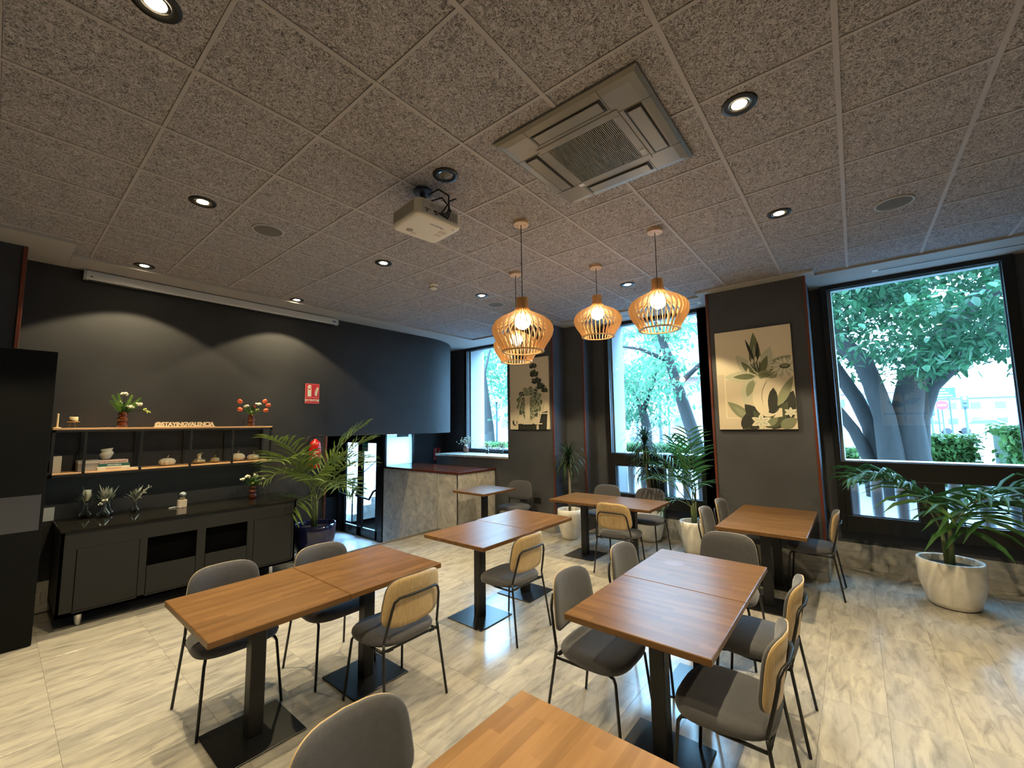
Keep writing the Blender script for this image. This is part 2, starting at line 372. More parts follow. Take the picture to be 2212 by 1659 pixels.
# plaster border under the board edge
TZ0, TZ1 = CZ - .028, CZ + .02
tb = MB()
tb.box(-5.2, -.13, TZ0, -4.66, 6.15, TZ1); tb.box(-5.2, -1.7, TZ0, -4.26, -.13, TZ1)
tb.box(-6.4, 4.8, TZ0, -5.2, 6.15, TZ1); tb.box(-4.66, 5.43, TZ0, 4.2, 6.15, TZ1)
tb.box(-3.86, 5.22, TZ0, -2.60, 5.43, TZ1); tb.box(-.38, 5.24, TZ0, .90, 5.43, TZ1)
t1 = tb.build('trim_1', MT['trim'], bev=.004); struct(t1, 'grey plaster border around the ceiling boards')
# curved infill of the border behind the rounded bulkhead
# ---- walls
def wallbox(name, label, *b, mat='wall'):
    o = MB().box(*b).build(name, MT[mat]); return struct(o, label)
WY = 6.10
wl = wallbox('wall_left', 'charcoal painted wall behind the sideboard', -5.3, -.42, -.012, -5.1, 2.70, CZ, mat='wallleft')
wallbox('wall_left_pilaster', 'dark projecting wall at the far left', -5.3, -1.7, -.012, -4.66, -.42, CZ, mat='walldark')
# bulkhead with rounded end
poly = [(-8.6, 2.70), (-5.1, 2.70), (-5.1, 4.70)]
for k in range(1, 13):
    a = PI / 2 * k / 12; poly.append((-6.3 + 1.2 * math.cos(a), 4.70 + 1.2 * math.sin(a)))
poly += [(-6.35, 6.1), (-6.35, 4.55), (-8.6, 4.55)]
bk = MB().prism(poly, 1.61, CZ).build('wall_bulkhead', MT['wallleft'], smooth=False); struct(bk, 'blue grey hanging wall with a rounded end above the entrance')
vs_ = []; ar = [(x, y) for x, y in poly[1:-3]]; ar = [ar[0]] + [(-5.1, 2.7 + 2.0 * q / 8) for q in range(1, 8)] + ar[1:]
for x, y in ar:
    if y > 4.7: a = math.atan2(y - 4.7, x + 6.3); x, y = -6.3 + 1.203 * math.cos(a), 4.7 + 1.203 * math.sin(a)
    else: x += .003
    vs_ += [(x, y, 1.61), (x, y, CZ - .029)]
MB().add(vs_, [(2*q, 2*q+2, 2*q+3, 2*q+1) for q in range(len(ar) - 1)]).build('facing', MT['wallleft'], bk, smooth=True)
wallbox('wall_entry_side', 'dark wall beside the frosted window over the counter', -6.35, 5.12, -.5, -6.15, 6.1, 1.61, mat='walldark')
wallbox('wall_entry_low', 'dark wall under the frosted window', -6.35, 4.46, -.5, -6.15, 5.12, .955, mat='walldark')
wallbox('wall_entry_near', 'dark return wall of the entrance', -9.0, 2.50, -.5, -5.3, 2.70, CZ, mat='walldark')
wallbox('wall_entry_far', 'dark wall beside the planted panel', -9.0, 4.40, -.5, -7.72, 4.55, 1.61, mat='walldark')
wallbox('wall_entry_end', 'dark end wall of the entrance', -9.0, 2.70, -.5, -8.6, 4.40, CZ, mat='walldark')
# window wall: piers and parapets
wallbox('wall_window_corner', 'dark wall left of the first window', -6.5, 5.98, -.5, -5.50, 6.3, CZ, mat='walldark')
wallbox('wall_parapet', 'charcoal low wall under the stone window ledge', -5.66, 5.36, -.012, -3.72, 6.3, 1.135)
wallbox('wall_pillar_art', 'charcoal pillar carrying the succulent canvas', -3.72, 5.36, -.012, -2.73, 6.3, CZ)
wallbox('wall_pillar_step', 'charcoal stepped pier right of the succulent pillar', -2.73, 5.76, -.012, -2.37, 6.3, CZ)
wallbox('wall_pier', 'charcoal narrow wall left of the middle window', -2.37, WY, -.012, -2.10, 6.3, CZ)
wallbox('wall_under_middle', 'charcoal wall under the middle window', -2.10, WY, -.012, -.268, 6.3, .44)
wallbox('wall_pillar_lily', 'charcoal pillar carrying the lily canvas', -.268, 5.36, -.012, .80, 6.3, CZ)
wallbox('wall_pier_right', 'charcoal wall strip left of the right window', .80, WY, -.012, .92, 6.3, CZ)
wallbox('wall_under_right', 'charcoal wall under the right window', .92, WY, -.012, 2.53, 6.3, .44)
wallbox('wall_far_right', 'charcoal wall right of the right window', 2.53, WY - .05, -.012, 4.3, 6.3, CZ)
wallbox('wall_right', 'charcoal side wall', 4.2, -1.7, -.012, 4.4, 6.3, CZ)
wallbox('wall_back', 'charcoal wall behind the tables', -5.3, -1.9, -.012, 4.4, -1.7, CZ)
wallbox('wall_pillar_back', 'charcoal pillar behind the front table', 1.55, -1.7, -.012, 2.55, -.66, CZ)
# mahogany corner strips
k = 2
def strip(x, y, z0=.29, z1=CZ - .03, lab=''):
    global k
    o = MB().box(x - .014, y - .014, z0, x + .014, y + .014, z1).build('trim_%d' % k, MT['redwood'], bev=.003); k += 1
    struct(o, lab)
strip(-2.73, 5.36, lab='mahogany corner strip of the succulent pillar'); strip(-2.37, 5.76, lab='mahogany corner strip of the stepped pier')
strip(-.268, 5.36, lab='mahogany strip on the left corner of the lily pillar'); strip(.80, 5.36, lab='mahogany strip on the right corner of the lily pillar')
strip(-4.66, -.42, lab='mahogany corner strip at the far left'); strip(-5.1, 2.70, -.4, 1.61, 'mahogany strip where the left wall ends at the entrance')
# stone skirting in three courses
def skirting(name, label, x0, y0, x1, y1, nx, ny, seed):
    rnd = random.Random(seed); root = sempty(name, label); Ln = math.hypot(x1 - x0, y1 - y0); dx, dy = (x1 - x0) / Ln, (y1 - y0) / Ln; T = .018
    for r in range(3):
        t = 0.0 if r else 0
        first = True
        while t < Ln - .01:
            l = rnd.uniform(.3, .75) if first else rnd.uniform(.5, .8); first = False
            e = min(t + l, Ln)
            if Ln - e < .12: e = Ln
            a = (x0 + dx * (t + .001), y0 + dy * (t + .001)); b = (x0 + dx * (e - .001), y0 + dy * (e - .001))
            xs = sorted((a[0], b[0], a[0] + nx * T, b[0] + nx * T)); ys = sorted((a[1], b[1], a[1] + ny * T, b[1] + ny * T))
            MB().cbox(xs[0], ys[0], r * .097 + .0008, xs[-1], ys[-1], r * .097 + .0962, .0015).build('stone', MT['skirt'], root); t = e
sk = [('baseboard_right', 'stone skirting under the right window', .82, WY, 4.2, WY - .0, 0, -1), ('baseboard_lily', 'stone skirting in front of the lily pillar', -.268, 5.36, .80, 5.36, 0, -1),
      ('baseboard_lily_side', 'stone skirting on the right side of the lily pillar', .80, 5.36, .80, WY, 1, 0), ('baseboard_middle', 'stone skirting under the middle window', -2.37, WY, -.268, WY, 0, -1),
      ('baseboard_step', 'stone skirting on the stepped pier', -2.73, 5.76, -2.37, 5.76, 0, -1), ('baseboard_art', 'stone skirting in front of the succulent pillar', -3.92, 5.36, -2.73, 5.36, 0, -1),
      ('baseboard_art_side', 'stone skirting on the side of the succulent pillar', -2.73, 5.36, -2.73, 5.76, 1, 0), ('baseboard_left', 'stone skirting along the left wall', -5.1, -.42, -5.1, 2.7, 1, 0)]
for q, a in enumerate(sk): skirting(*a, 40 + q)
# ---- windows
def bar(root, x0, z0, x1, z1, y0=6.00, y1=6.12, n='frame'):
    MB().box(x0, y0, z0, x1, y1, z1).build(n, MT['black'], root, bev=.004)
def pane(root, x0, z0, x1, z1, y=6.06):
    o = MB().add([(x0, y, z0), (x1, y, z0), (x1, y, z1), (x0, y, z1)], [(0, 1, 2, 3)]).build('pane', MT['glass'], root)
    # slim silver glazing bead
    b = MB(); t = .008
    b.box(x0, y - .012, z0, x1, y - .002, z0 + t).box(x0, y - .012, z1 - t, x1, y - .002, z1).box(x0, y - .012, z0, x0 + t, y - .002, z1).box(x1 - t, y - .012, z0, x1, y - .002, z1)
    b.build('glazing_bead', MT['metal'], root)
def window(n, label, xl, xr, gl, gr, low=True):
    root = sempty('window_%d' % n, label)
    GT, GB = 3.385, 1.262
    bar(root, xl, GT, xr, CZ - .02); bar(root, xl, .44, gl, GT); bar(root, gr, .44, xr, GT)
    if low:
        mid = (gl + gr) / 2 + .02
        bar(root, gl, 1.06, gr, GB); bar(root, gl, .44, gr, .625)
        bar(root, gl, .625, gl + .06, 1.06); bar(root, gr - .06, .625, gr, 1.06); bar(root, mid - .11, .625, mid + .11, 1.06)
        pane(root, gl + .06, .625, mid - .11, 1.06); pane(root, mid + .11, .625, gr - .06, 1.06)
    else:
        bar(root, gl, 1.135, gr, 1.25, n='frame')
    pane(root, gl, GB if low else 1.25, gr, GT)
    # exterior reveal
    for x in (xl - .06, xr + .01):
        MB().box(x, 6.12, -.3, x + .16, 6.55, 3.9).build('reveal', MT['extwhite'], root)
    MB().box(xl, 6.12, 3.47, xr, 6.55, 3.9).build('reveal', MT['extwhite'], root)
    return root
window(1, 'narrow window above the stone ledge with dried flower vases', -5.50, -3.72, -5.42, -3.95, False)
window(2, 'tall black framed window between the two pillars', -2.10, -.40, -2.02, -.57)
window(3, 'large black framed window at the right behind the palm', .92, 2.53, .985, 2.445)
MB().box(-.57, 6.0, .44, -.27, 6.12, CZ - .02).build('window_jamb', MT['black'], bpy.data.objects['window_2'])
# ledge
lg = MB().cbox(-5.68, 5.345, 1.135, -3.722, 6.0, 1.175, .004).build('trim_ledge', MT['stone']); struct(lg, 'grey stone ledge under the first window')
# outer balustrade
bal = thing('balustrade', 'white stone balustrade with round balusters outside the windows', 'balustrade')
MB().box(-6.2, 6.58, 1.10, 9, 6.80, 1.235).build('top_rail', MT['extwhite'], bal, bev=.01)
MB().box(-6.2, 6.56, .30, 9, 6.98, .42).build('bottom_rail', MT['extwhite'], bal)
bme = MB().lathe([(.068, .42), (.068, .50), (.058, .52), (.064, .80), (.058, 1.06), (.068, 1.08), (.068, 1.10)], 14, cap0=False, cap1=False).mesh('baluster', MT['extwhite'], True)
for q in range(-8, 30):
    o = link(bme, 'baluster', bal); o.location = (-2.5 + q * .235 - .9, 6.69, 0)
# ---- glass double door to the street stairs
d1 = sempty('door_1', 'black framed double glass door with panic bars at the entrance')
DY, DZ0, DZ1, DA, DB = 4.40, -.5, 1.60, -7.72, -6.19
for x0, x1 in ((DA, DA + .07), (DB - .12, DB + .04)):
    MB().box(x0, DY, DZ0, x1, DY + .08, DZ1).build('jamb', MT['black'], d1, bev=.004)
MB().box(DA, DY, DZ1 - .09, DB, DY + .08, DZ1).build('head', MT['black'], d1)
lw = (DB - .12 - DA - .07) / 2
for q in (0, 1):
    x0 = DA + .07 + q * lw; x1 = x0 + lw
    lf_ = MB(); s = .085
    lf_.box(x0, DY + .01, DZ0 + .01, x0 + s, DY + .06, DZ1 - .09).box(x1 - s, DY + .01, DZ0 + .01, x1, DY + .06, DZ1 - .09)
    lf_.box(x0, DY + .01, DZ0 + .01, x1, DY + .06, DZ0 + .19).box(x0, DY + .01, DZ1 - .19, x1, DY + .06, DZ1 - .09)
    leaf = lf_.build('door_leaf', MT['black'], d1)
    MB().add([(x0 + s, DY + .035, DZ0 + .19), (x1 - s, DY + .035, DZ0 + .19), (x1 - s, DY + .035, DZ1 - .19), (x0 + s, DY + .035, DZ1 - .19)], [(0, 1, 2, 3)]).build('pane', MT['glass'], leaf)
    pb = MB().tube([(x0 + .03, DY - .02, .46), (x0 + .03, DY - .05, .46), (x0 + .06, DY - .10, .34), (x1 - .13, DY - .10, .31), (x1 - .06, DY - .06, .46), (x1 - .03, DY, .50)], .022, 8)
    pb.build('panic_bar', MT['black'], leaf, smooth=True)
es = MB().box(DB - .12 - lw + .09, DY - .002, 1.24, DB - .12 - lw + .31, DY + .004, 1.44).build('exit_sign', MT['green'])
tag(es, 'green and white exit sticker on the right door leaf', 'sign')
MB().box(DB - .12 - lw + .10, DY - .0035, 1.255, DB - .12 - lw + .30, DY - .002, 1.325).build('lower_panel', MT['signcream'], es)
for i, (tx, z, c, s) in enumerate((('SALIDA DE', 1.365, 'signcream', .042), ('EMERGENCIA', 1.275, 'green', .032))):
    t = text_mb(tx, s, 0, 'CENTER', .0012); t.xf(tr(DB - .12 - lw + .20, DY - .0045, z) @ rot('X', PI / 2)); t.build('lettering', MT[c], es)
# frosted side light above the counter
w4 = sempty('window_4', 'frosted bright window above the stone counter')
MB().box(-6.17, 4.47, .975, -6.15, 5.11, 1.58).build('pane', MT['frost'], w4)
fr = MB(); fr.box(-6.2, 4.43, .955, -6.12, 4.47, 1.61).box(-6.2, 5.11, .955, -6.12, 5.14, 1.61).build('frame', MT['black'], w4)
MB().box(-6.14, 4.72, 1.53, -6.10, 4.98, 1.60).build('door_closer', MT['black'], w4)
# black leaf at far left
d2 = sempty('door_2', 'tall black door leaf with a steel plate at the left edge')
MB().cbox(-4.245, -1.12, .006, -4.20, -.185, 2.43, .003).build('door_leaf', nmat('black_door', (.005, .005, .005), .85, spec=.2), d2)
MB().cbox(-4.2, -.43, .925, -4.197, -.205, 1.215, .001).build('push_plate', MT['metal'], d2)
# ================================================================ FURNITURE
# ---- stone counter
co = thing('counter', 'grey marble clad counter with a mahogany top by the entrance', 'counter')
MB().box(-6.10, 4.42, -.5, -4.525, 5.34, .935).box(-4.525, 4.42, 0.001, -4.04, 5.34, .935).build('core', MT['stone'], co)
for x0, x1 in ((-6.11, -5.55), (-5.55, -4.9), (-4.9, -4.53)):
    MB().cbox(x0 + .002, 4.402, -.5, x1 - .002, 4.419, .934, .002).build('panel', MT['stone'], co)
MB().cbox(-4.522, 4.402, .001, -4.022, 4.419, .934, .002).build('panel', MT['stone'], co)
MB().cbox(-4.039, 4.402, .001, -4.022, 4.85, .934, .002).build('panel', MT['stone'], co)
MB().cbox(-4.039, 4.854, .001, -4.022, 5.34, .934, .002).build('panel', MT['stone'], co)
MB().cbox(-6.13, 4.38, .936, -4.0, 5.342, .972, .005).build('countertop', MT['counterwood'], co)
# ---- tables
def table(x0, y0, x1, y1, label, grain, group, base=(.42, .42), pole_at=None):
    cx, cy = (x0 + x1) / 2, (y0 + y1) / 2; hx, hy = (x1 - x0) / 2, (y1 - y0) / 2
    t = thing('dining_table', label, 'table', (cx, cy, 0), 0, group)
    MB().cbox(-hx + .001, -hy + .001, .716, hx - .001, hy - .001, .75, .0035).build('tabletop', MT[grain], t)
    MB().box(-.20, -.20, .700, .20, .20, .7155).build('top_plate', MT['leg'], t)
    MB().cbox(-.04, -.04, .0085, .04, .04, .700, .004).build('pedestal', MT['leg'], t)
    MB().cbox(-base[0]/2, -base[1]/2, .001, base[0]/2, base[1]/2, .009, .002).build('base_plate', MT['plate'], t)
    return t
G = 'oak pedestal tables'
table(-2.055, .200, -1.27, .920, 'oak table nearest the black door leaf, one of the long pair beside the sideboard', 'topy', G)
table(-2.055, .922, -1.27, 1.635, 'oak table of the sideboard pair, the end with the plywood backed chair', 'topy', G)
table(-2.03, 2.085, -1.275, 2.795, 'oak table shining blue behind the chair with plywood back', 'topy', G)
table(-2.05, 2.80, -1.29, 3.50, 'oak table shining blue, farther one of the pair before the counter', 'topy', G)
table(-.125, 1.475, .606, 2.195, 'oak table at the near end of the central five chair group', 'topx', G)
table(-.125, 2.197, .606, 2.93, 'oak table with a worn round mark at the far end of the central group', 'topx', G)
table(-2.12, 4.285, -1.45, 4.985, 'oak table next to the single cane dracaena', 'topx', G)
table(-1.447, 4.30, -.752, 4.995, 'oak table in front of the middle window', 'topx', G)
table(.025, 3.955, .757, 4.63, 'oak table before the lily canvas, the near half', 'topx', G)
table(.025, 4.632, .757, 5.32, 'oak table pushed against the lily pillar', 'topx', G)
table(-3.76, 4.05, -3.10, 4.79, 'small single oak table beside the stone counter', 'topx', G)
table(.095, .115, .83, .83, 'pale honey oak table in the foreground at the bottom edge', 'topf', G)
wt = [o for o in COL.objects if o.get('label', '').startswith('oak table with a worn round mark')][0]
rm = random.Random(8); mk = [(.075 * (1 + rm.uniform(-.15, .15)) * math.cos(2*PI*q/26), .060 * (1 + rm.uniform(-.15, .15)) * math.sin(2*PI*q/26)) for q in range(26)]
MB().prism([(x - .17, y + .06) for x, y in mk], .7498, .7503).build('worn_mark', nmat('bare_oak', (.155, .075, .034), .42), wt)
# ---- chairs (facing +y)
def superpts(w, d, p, n=36):
    out = []
    for q in range(n):
        a = 2 * PI * q / n; c, s = math.cos(a), math.sin(a)
        out.append((w * math.copysign(abs(c) ** p, c), d * math.copysign(abs(s) ** p, s)))
    return out
def make_chair():
    t = thing('dining_chair', '', 'chair')
    # seat cushion
    n = 36; mb = MB(); rings = [(.90, .405), (.97, .412), (1.0, .432), (.985, .452), (.93, .466), (.80, .474), (.45, .478)]
    vs = []
    for s, z in rings:
        for (x, y) in superpts(.235, .215, .62, n):
            wd = 1.0 - .10 * (-(y) / .215) * .5
            dip = -.010 * (abs(x) < 1) * (1 - s) if z > .46 else 0
            vs.append((x * s * wd, y * s + .005, z + (.012 * max(0, -y / .215) if z < .45 else 0) - (.014 * max(0, y / .215 - .6) if z > .45 else 0)))
    fs = [(j*n+q, j*n+(q+1) % n, (j+1)*n+(q+1) % n, (j+1)*n+q) for j in range(len(rings)-1) for q in range(n)]
    fs += [tuple(range(n))[::-1], tuple((len(rings)-1)*n+q for q in range(n))]
    mb.add(vs, fs); mb.build('seat', MT['fabric'], t, smooth=True)
    # backrest: plywood shell and pad, curved about z and leaning back
    def back(w, h, y0, y1, nm, mat, puff):
        nu = 20; mb = MB(); z0 = .675
        out = superpts(w, h, .48, 40); cen = len(out)
        def P(x, z, y):
            curve = .055 * (x / .22) ** 2; lean = -.215 - (z0 + z - .45) * .13
            tap = 1.0 - .16 * (z / h) * .5
            return (x * tap, lean + curve + y, z0 + z)
        rings = [(1.0, y0), (1.0, y0 + (y1 - y0) * .55), (.965, y1), (.8, y1 + puff), (.4, y1 + puff * 1.25)]
        vs = []
        for s, y in [(.4, y0), (.8, y0)] + rings: vs += [P(x * s, z * s, y) for x, z in out]
        R_ = 7; n = 40
        fs = [(j*n+q, j*n+(q+1) % n, (j+1)*n+(q+1) % n, (j+1)*n+q) for j in range(R_-1) for q in range(n)]
        fs += [tuple(range(n))[::-1], tuple((R_-1)*n+q for q in range(n))]
        mb.add(vs, fs); return mb.build(nm, mat, t, smooth=True)
    sh = back(.214, .151, .003, .010, 'back_shell', MT['ply'], 0)
    back(.2145, .1515, .0102, .026, 'back_pad', MT['fabric'], .010)
    r = .0085
    for sx in (-1, 1):
        MB().tube([(sx*.175, .12, .40), (sx*.190, .165, .395), (sx*.197, .178, .375), (sx*.225, .215, .004)], r, 8).build('leg', MT['leg'], t, smooth=True)
        MB().tube([(sx*.205, -.185, .455), (sx*.209, -.192, .40), (sx*.235, -.252, .004)], r, 8).build('leg', MT['leg'], t, smooth=True)
    def lean(z): return -.215 - (z - .45) * .13
    pts = []
    for sx in (-1, 1):
        seg = [(sx*.205, -.185, .452), (sx*.203, -.190, .475), (sx*.192, lean(.56) - .012 + .030, .56), (sx*.180, lean(.65) - .012 + .022, .65), (sx*.168, lean(.690) - .012 + .022, .690), (sx*.140, lean(.71) - .012 + .014, .712)]
        pts += seg if sx < 0 else seg[::-1]
        if sx < 0: pts += [(-.07, lean(.715) - .012, .716), (.07, lean(.715) - .012, .716)]
    MB().tube(pts, r, 8).build('back_frame', MT['leg'], t, smooth=True)
    f = MB(); f.tube([(-.205, -.185, .40), (-.20, 0, .398), (-.175, .12, .40)], .008, 6); f.tube([(.205, -.185, .40), (.20, 0, .398), (.175, .12, .40)], .008, 6)
    f.tube([(-.205, -.19, .412), (.205, -.19, .412)], .008, 6); f.build('seat_frame', MT['leg'], t, smooth=True)
    for sx in (-1, 1): MB().box(sx*.16 - .02, -.196, .398, sx*.16 + .02, -.180, .402).build('bracket', MT['chrome'], t)
    return t
chair0 = make_chair()
A = -PI / 2; B = PI / 2   # A faces +x, B faces -x
chairs = [(-2.05, .56, A, 'grey wool chair on the sideboard side of the long table, nearer the black door leaf'),
 (-1.97, 1.19, A, 'grey wool chair on the sideboard side of the long table, below the blue pot'),
 (-1.31, 1.26, B, 'plywood backed chair seen from behind at the long sideboard table'),
 (-1.29, 2.45, B, 'plywood backed chair seen from behind at the blue shining table'),
 (.03, .29, A, 'large grey wool chair cut off at the bottom edge of the photo'),
 (-.11, 1.86, A, 'grey wool chair on the left of the central table, near end'),
 (-.09, 2.58, A, 'grey wool chair on the left of the central table, far end'),
 (.26, 3.20, PI, 'grey wool chair at the head of the central table, back to the lily canvas'),
 (.59, 2.53, B, 'grey wool chair on the right of the central table, farther one seen edge on'),
 (.59, 1.79, B, 'grey wool chair on the right of the central table, nearest one with sunlit seat'),
 (-1.14, 4.34, 0.06, 'plywood backed chair seen from behind at the middle window table'),
 (-1.82, 5.20, PI, 'grey wool chair below the left edge of the middle window'),
 (-1.17, 5.22, PI, 'grey wool chair under the middle window beside the two headed dracaena'),
 (-3.18, 4.86, PI + .2, 'grey wool chair in the dark corner beside the small single table'),
 (.03, 5.08, A, 'grey wool chair left of the lily table, close against the pillar'),
 (.02, 4.45, A, 'grey wool chair left of the lily table, nearer one'),
 (.70, 5.03, B, 'grey wool chair right of the lily table, seen edge on below the right window')]
for q, (x, y, rz, lab) in enumerate(chairs):
    o = chair0 if q == 0 else copy_tree(chair0)
    o.location = (x, y, 0); o.rotation_euler.z = rz; o['label'] = lab; o['group'] = 'dining chairs with black tube legs'
# ---- sideboard
sb = thing('sideboard', 'long low charcoal sideboard with a glossy black top against the left wall', 'sideboard')
XF, XB, YL, YR, ZB, ZT = -4.34, -5.078, -.055, 1.95, .115, .845
b = MB(); b.box(XB, YL, ZB, XB + .02, YR, ZT); b.box(XB, YL, ZB, XF, YL + .02, ZT); b.box(XB, YR - .02, ZB, XF, YR, ZT); b.box(XB, YL, ZB, XF, YR, ZB + .02)
zo0, zo1 = .415, .675
b.box(XF - .02, YL, zo1 + .01, XF, YR, ZT)                      # top rail
for y0, y1 in ((YL, .045), (.48, .536), (.94, 1.016), (1.417, 1.48), (1.91, YR)): b.box(XF - .02, y0, ZB, XF, y1, zo1 + .01)
b.box(XF - .02, YL, ZB, XF, YR, ZB + .035)
b.build('carcass', MT['cabinet'], sb)
MB().box(XB + .02, YL + .02, ZB + .02, XF - .06, YR - .02, ZT - .02).build('interior', MT['cabshade'], sb)  # solid block behind the open niches, painted black for the shade inside
for y0, y1, z1 in ((.047, .478, zo1 + .008), (1.482, 1.908, zo1 + .008)):
    MB().cbox(XF - .018, y0 + .003, ZB + .038, XF + .004, y1 - .003, z1, .002).build('cabinet_door', MT['cabinet'], sb)
for y0, y1 in ((.538, .938), (1.018, 1.415)):
    MB().cbox(XF - .018, y0 + .003, ZB + .038, XF + .004, y1 - .003, zo0, .002).build('drawer', MT['cabinet'], sb)
MB().cbox(XB, YL - .012, ZT, XF + .02, YR + .012, ZT + .025, .003).build('top', MT['cabtop'], sb)
for x, y in ((-4.44, .10), (-4.44, 1.72), (-4.98, .10), (-4.98, 1.72)):
    MB().lathe([(.026, 0), (.026, .115)], 14, (x, y, 0)).build('foot', MT['chrome'], sb, smooth=False)
CT = ZT + .025
# ---- wall shelf
sh = thing('wall_shelf', 'black steel wall shelf with an oak top board above the sideboard', 'shelf')
SX, SB_, SY0, SY1 = -4.80, -5.098, -.14, 1.815
MB().cbox(SB_, SY0, 1.752, SX, SY1, 1.772, .002).build('shelf_board', MT['shelfwood'], sh)
MB().cbox(SB_, SY0, 1.322, SX, SY1, 1.337, .002).build('lower_board', MT['shelfwood'], sh)
q_ = .011
for z in (1.741, 1.311):
    for x in (SX - q_, SB_ + q_):
        MB().box(x - q_, SY0, z - q_, x + q_, SY1, z + q_).build('rail', MT['leg'], sh)
    for y in (SY0 + q_, SY1 - q_): MB().box(SB_, y - q_, z - q_, SX, y + q_, z + q_).build('rail', MT['leg'], sh)
for y in (SY0 + q_, .09, .515, .95, 1.37, SY1 - q_):
    for x in (SX - q_, SB_ + q_):
        MB().box(x - q_, y - q_, 1.322, x + q_, y + q_, 1.731).build('upright', MT['leg'], sh)
MB().box(SX - .06, SY0 + .05, 1.314, SX - .04, SY1 - .05, 1.319).build('led_strip', nmat('led_strip', (.8, .9, .8), .5, emit=(.80, 1.0, .78), es=2.0), sh)
MB().box(SX - .06, SY0 + .05, 1.744, SX - .04, SY1 - .05, 1.749).build('led_strip', nmat('led_strip_upper', (.8, .9, .8), .5, emit=(.9, 1.0, .70), es=.8), sh)
# ---- pots with plants
def pot(t, r0, r1, h, mat, n=36, belly=1.0):
    prof = [(r0 * .80, 0), (r0 * .94, .02), (r0, h * .12), (r0 + (r1 - r0) * .5 * belly + .02 * belly, h * .5), (r1 + .004, h * .85), (r1, h), (r1 - .015, h + .004), (r1 - .022, h - .01), (r1 - .03, h * .72)]
    MB().lathe(prof, n, cap1=False).build('pot', mat, t, smooth=True)
    MB().lathe([(.001, h * .86), (r1 * .5, h * .87), (r1 - .024, h * .85)], 20, cap0=False, cap1=False).build('soil', MT['soil'], t, smooth=True)
def frond(t, rnd, base, az, L_, arch, elev, nleaf, ll, lw, mat, droop=.5, name='frond', bare=.30):
    pts = []; p = Vector(base); e = elev; n = 14
    for q in range(n + 1):
        pts.append(p.copy()); d = Vector((math.cos(az) * math.cos(e), math.sin(az) * math.cos(e), math.sin(e))); p = p + d * (L_ / n); e -= arch / n * (0.4 + 1.2 * q / n)
    mb = MB(); mb.tube(pts, [.007 * (1 - .75 * q / n) + .001 for q in range(n + 1)], 5, 1)
    side = Vector((-math.sin(az), math.cos(az), 0))
    for q in range(nleaf):
        f = bare + (1 - bare) * (q + .5) / nleaf; k_ = min(int(f * n), n - 1); fr_ = f * n - k_
        o = pts[k_].lerp(pts[k_ + 1], fr_); tg = (pts[k_ + 1] - pts[k_]).normalized(); upv = side.cross(tg).normalized()
        if upv.z < 0: upv = -upv
        for sgn in (-1, 1):
            l = ll * (.55 + .75 * math.sin(PI * min(1, .12 + .86 * (f - bare) / (1 - bare)))) * rnd.uniform(.85, 1.12)
            w_ = lw * rnd.uniform(.8, 1.15); dr = (tg * rnd.uniform(.55, .85) + side * sgn * 1.0 + upv * rnd.uniform(.15, .4)).normalized()
            wd = dr.cross(upv).normalized(); vs = []; pp = o.copy(); dd = dr.copy()
            for j, ww in enumerate((.35, 1.0, .8, .05)):
                fold = upv * (w_ * ww * .25)
                vs += [pp - wd * w_ * ww * .5 + fold, pp - fold * .4, pp + wd * w_ * ww * .5 + fold]
                pp = pp + dd * (l / 3); dd = (dd + Vector((0, 0, -droop * (.35 + .3 * j)))).normalized()
            fs = []
            for j in range(3): fs += [(j*3, j*3+1, j*3+4, j*3+3), (j*3+1, j*3+2, j*3+5, j*3+4)]
            mb.add(vs, fs, 0)
    mb.build(name, [mat, MT['stem']], t, smooth=True)
def palm(label, loc, potargs, stems, fronds, seed, mat, ll, lw, droop=.5):
    rnd = random.Random(seed); t = thing('potted_palm', label, 'plant', loc)
    pot(t, *potargs); h = potargs[2] * .85
    for (x, y, hh, r) in stems:
        MB().tube([(x * .5, y * .5, h), (x * .8, y * .8, h + hh * .5), (x, y, h + hh)], [r, r * .85, r * .6], 7).build('stem', MT['stem'], t, smooth=True)
    for (si, az, Ln, arch, el, nl) in fronds:
        x, y, hh, r = stems[si]; frond(t, rnd, (x, y, h + hh * .92), math.radians(az), Ln, arch, math.radians(el), nl, ll, lw, mat, droop)
    return t
palm('potted kentia palm in a white pot below the right window', (1.75, 5.32, 0), (.19, .235, .42, MT['pot']),
     [(.02, -.03, .38, .026), (-.03, .03, .34, .022)],
     [(0, 185, .86, 1.7, 68, 8), (0, 200, .95, 1.5, 60, 8), (1, 160, .80, 1.9, 72, 7), (0, -5, .92, 1.8, 62, 8), (1, 12, .80, 1.6, 50, 7), (0, -40, .78, 2.0, 66, 7),
      (0, 250, .75, 2.2, 70, 7), (0, -70, .66, 2.3, 62, 7), (0, 280, .50, 2.4, 55, 6)], 3, MT['palm'], .44, .046, .75)
palm('potted palm in a white pot between the middle window and the lily pillar', (-.64, 5.58, 0), (.15, .185, .42, MT['pot']),
     [(.0, .0, .30, .020), (.03, .02, .34, .018), (-.03, .01, .26, .018)],
     [(0, 120, .90, .5, 84, 10), (1, 240, .98, .7, 80, 11), (0, 175, .95, 1.2, 72, 11), (1, 275, 1.02, .5, 86, 11), (2, 200, .78, 1.6, 60, 9),
      (1, 262, .72, 1.7, 64, 9), (0, 225, .85, 1.4, 70, 10), (2, 215, .46, 2.4, 40, 7), (1, 290, .55, 1.6, 66, 7)], 5, MT['palm'], .29, .024, .45)
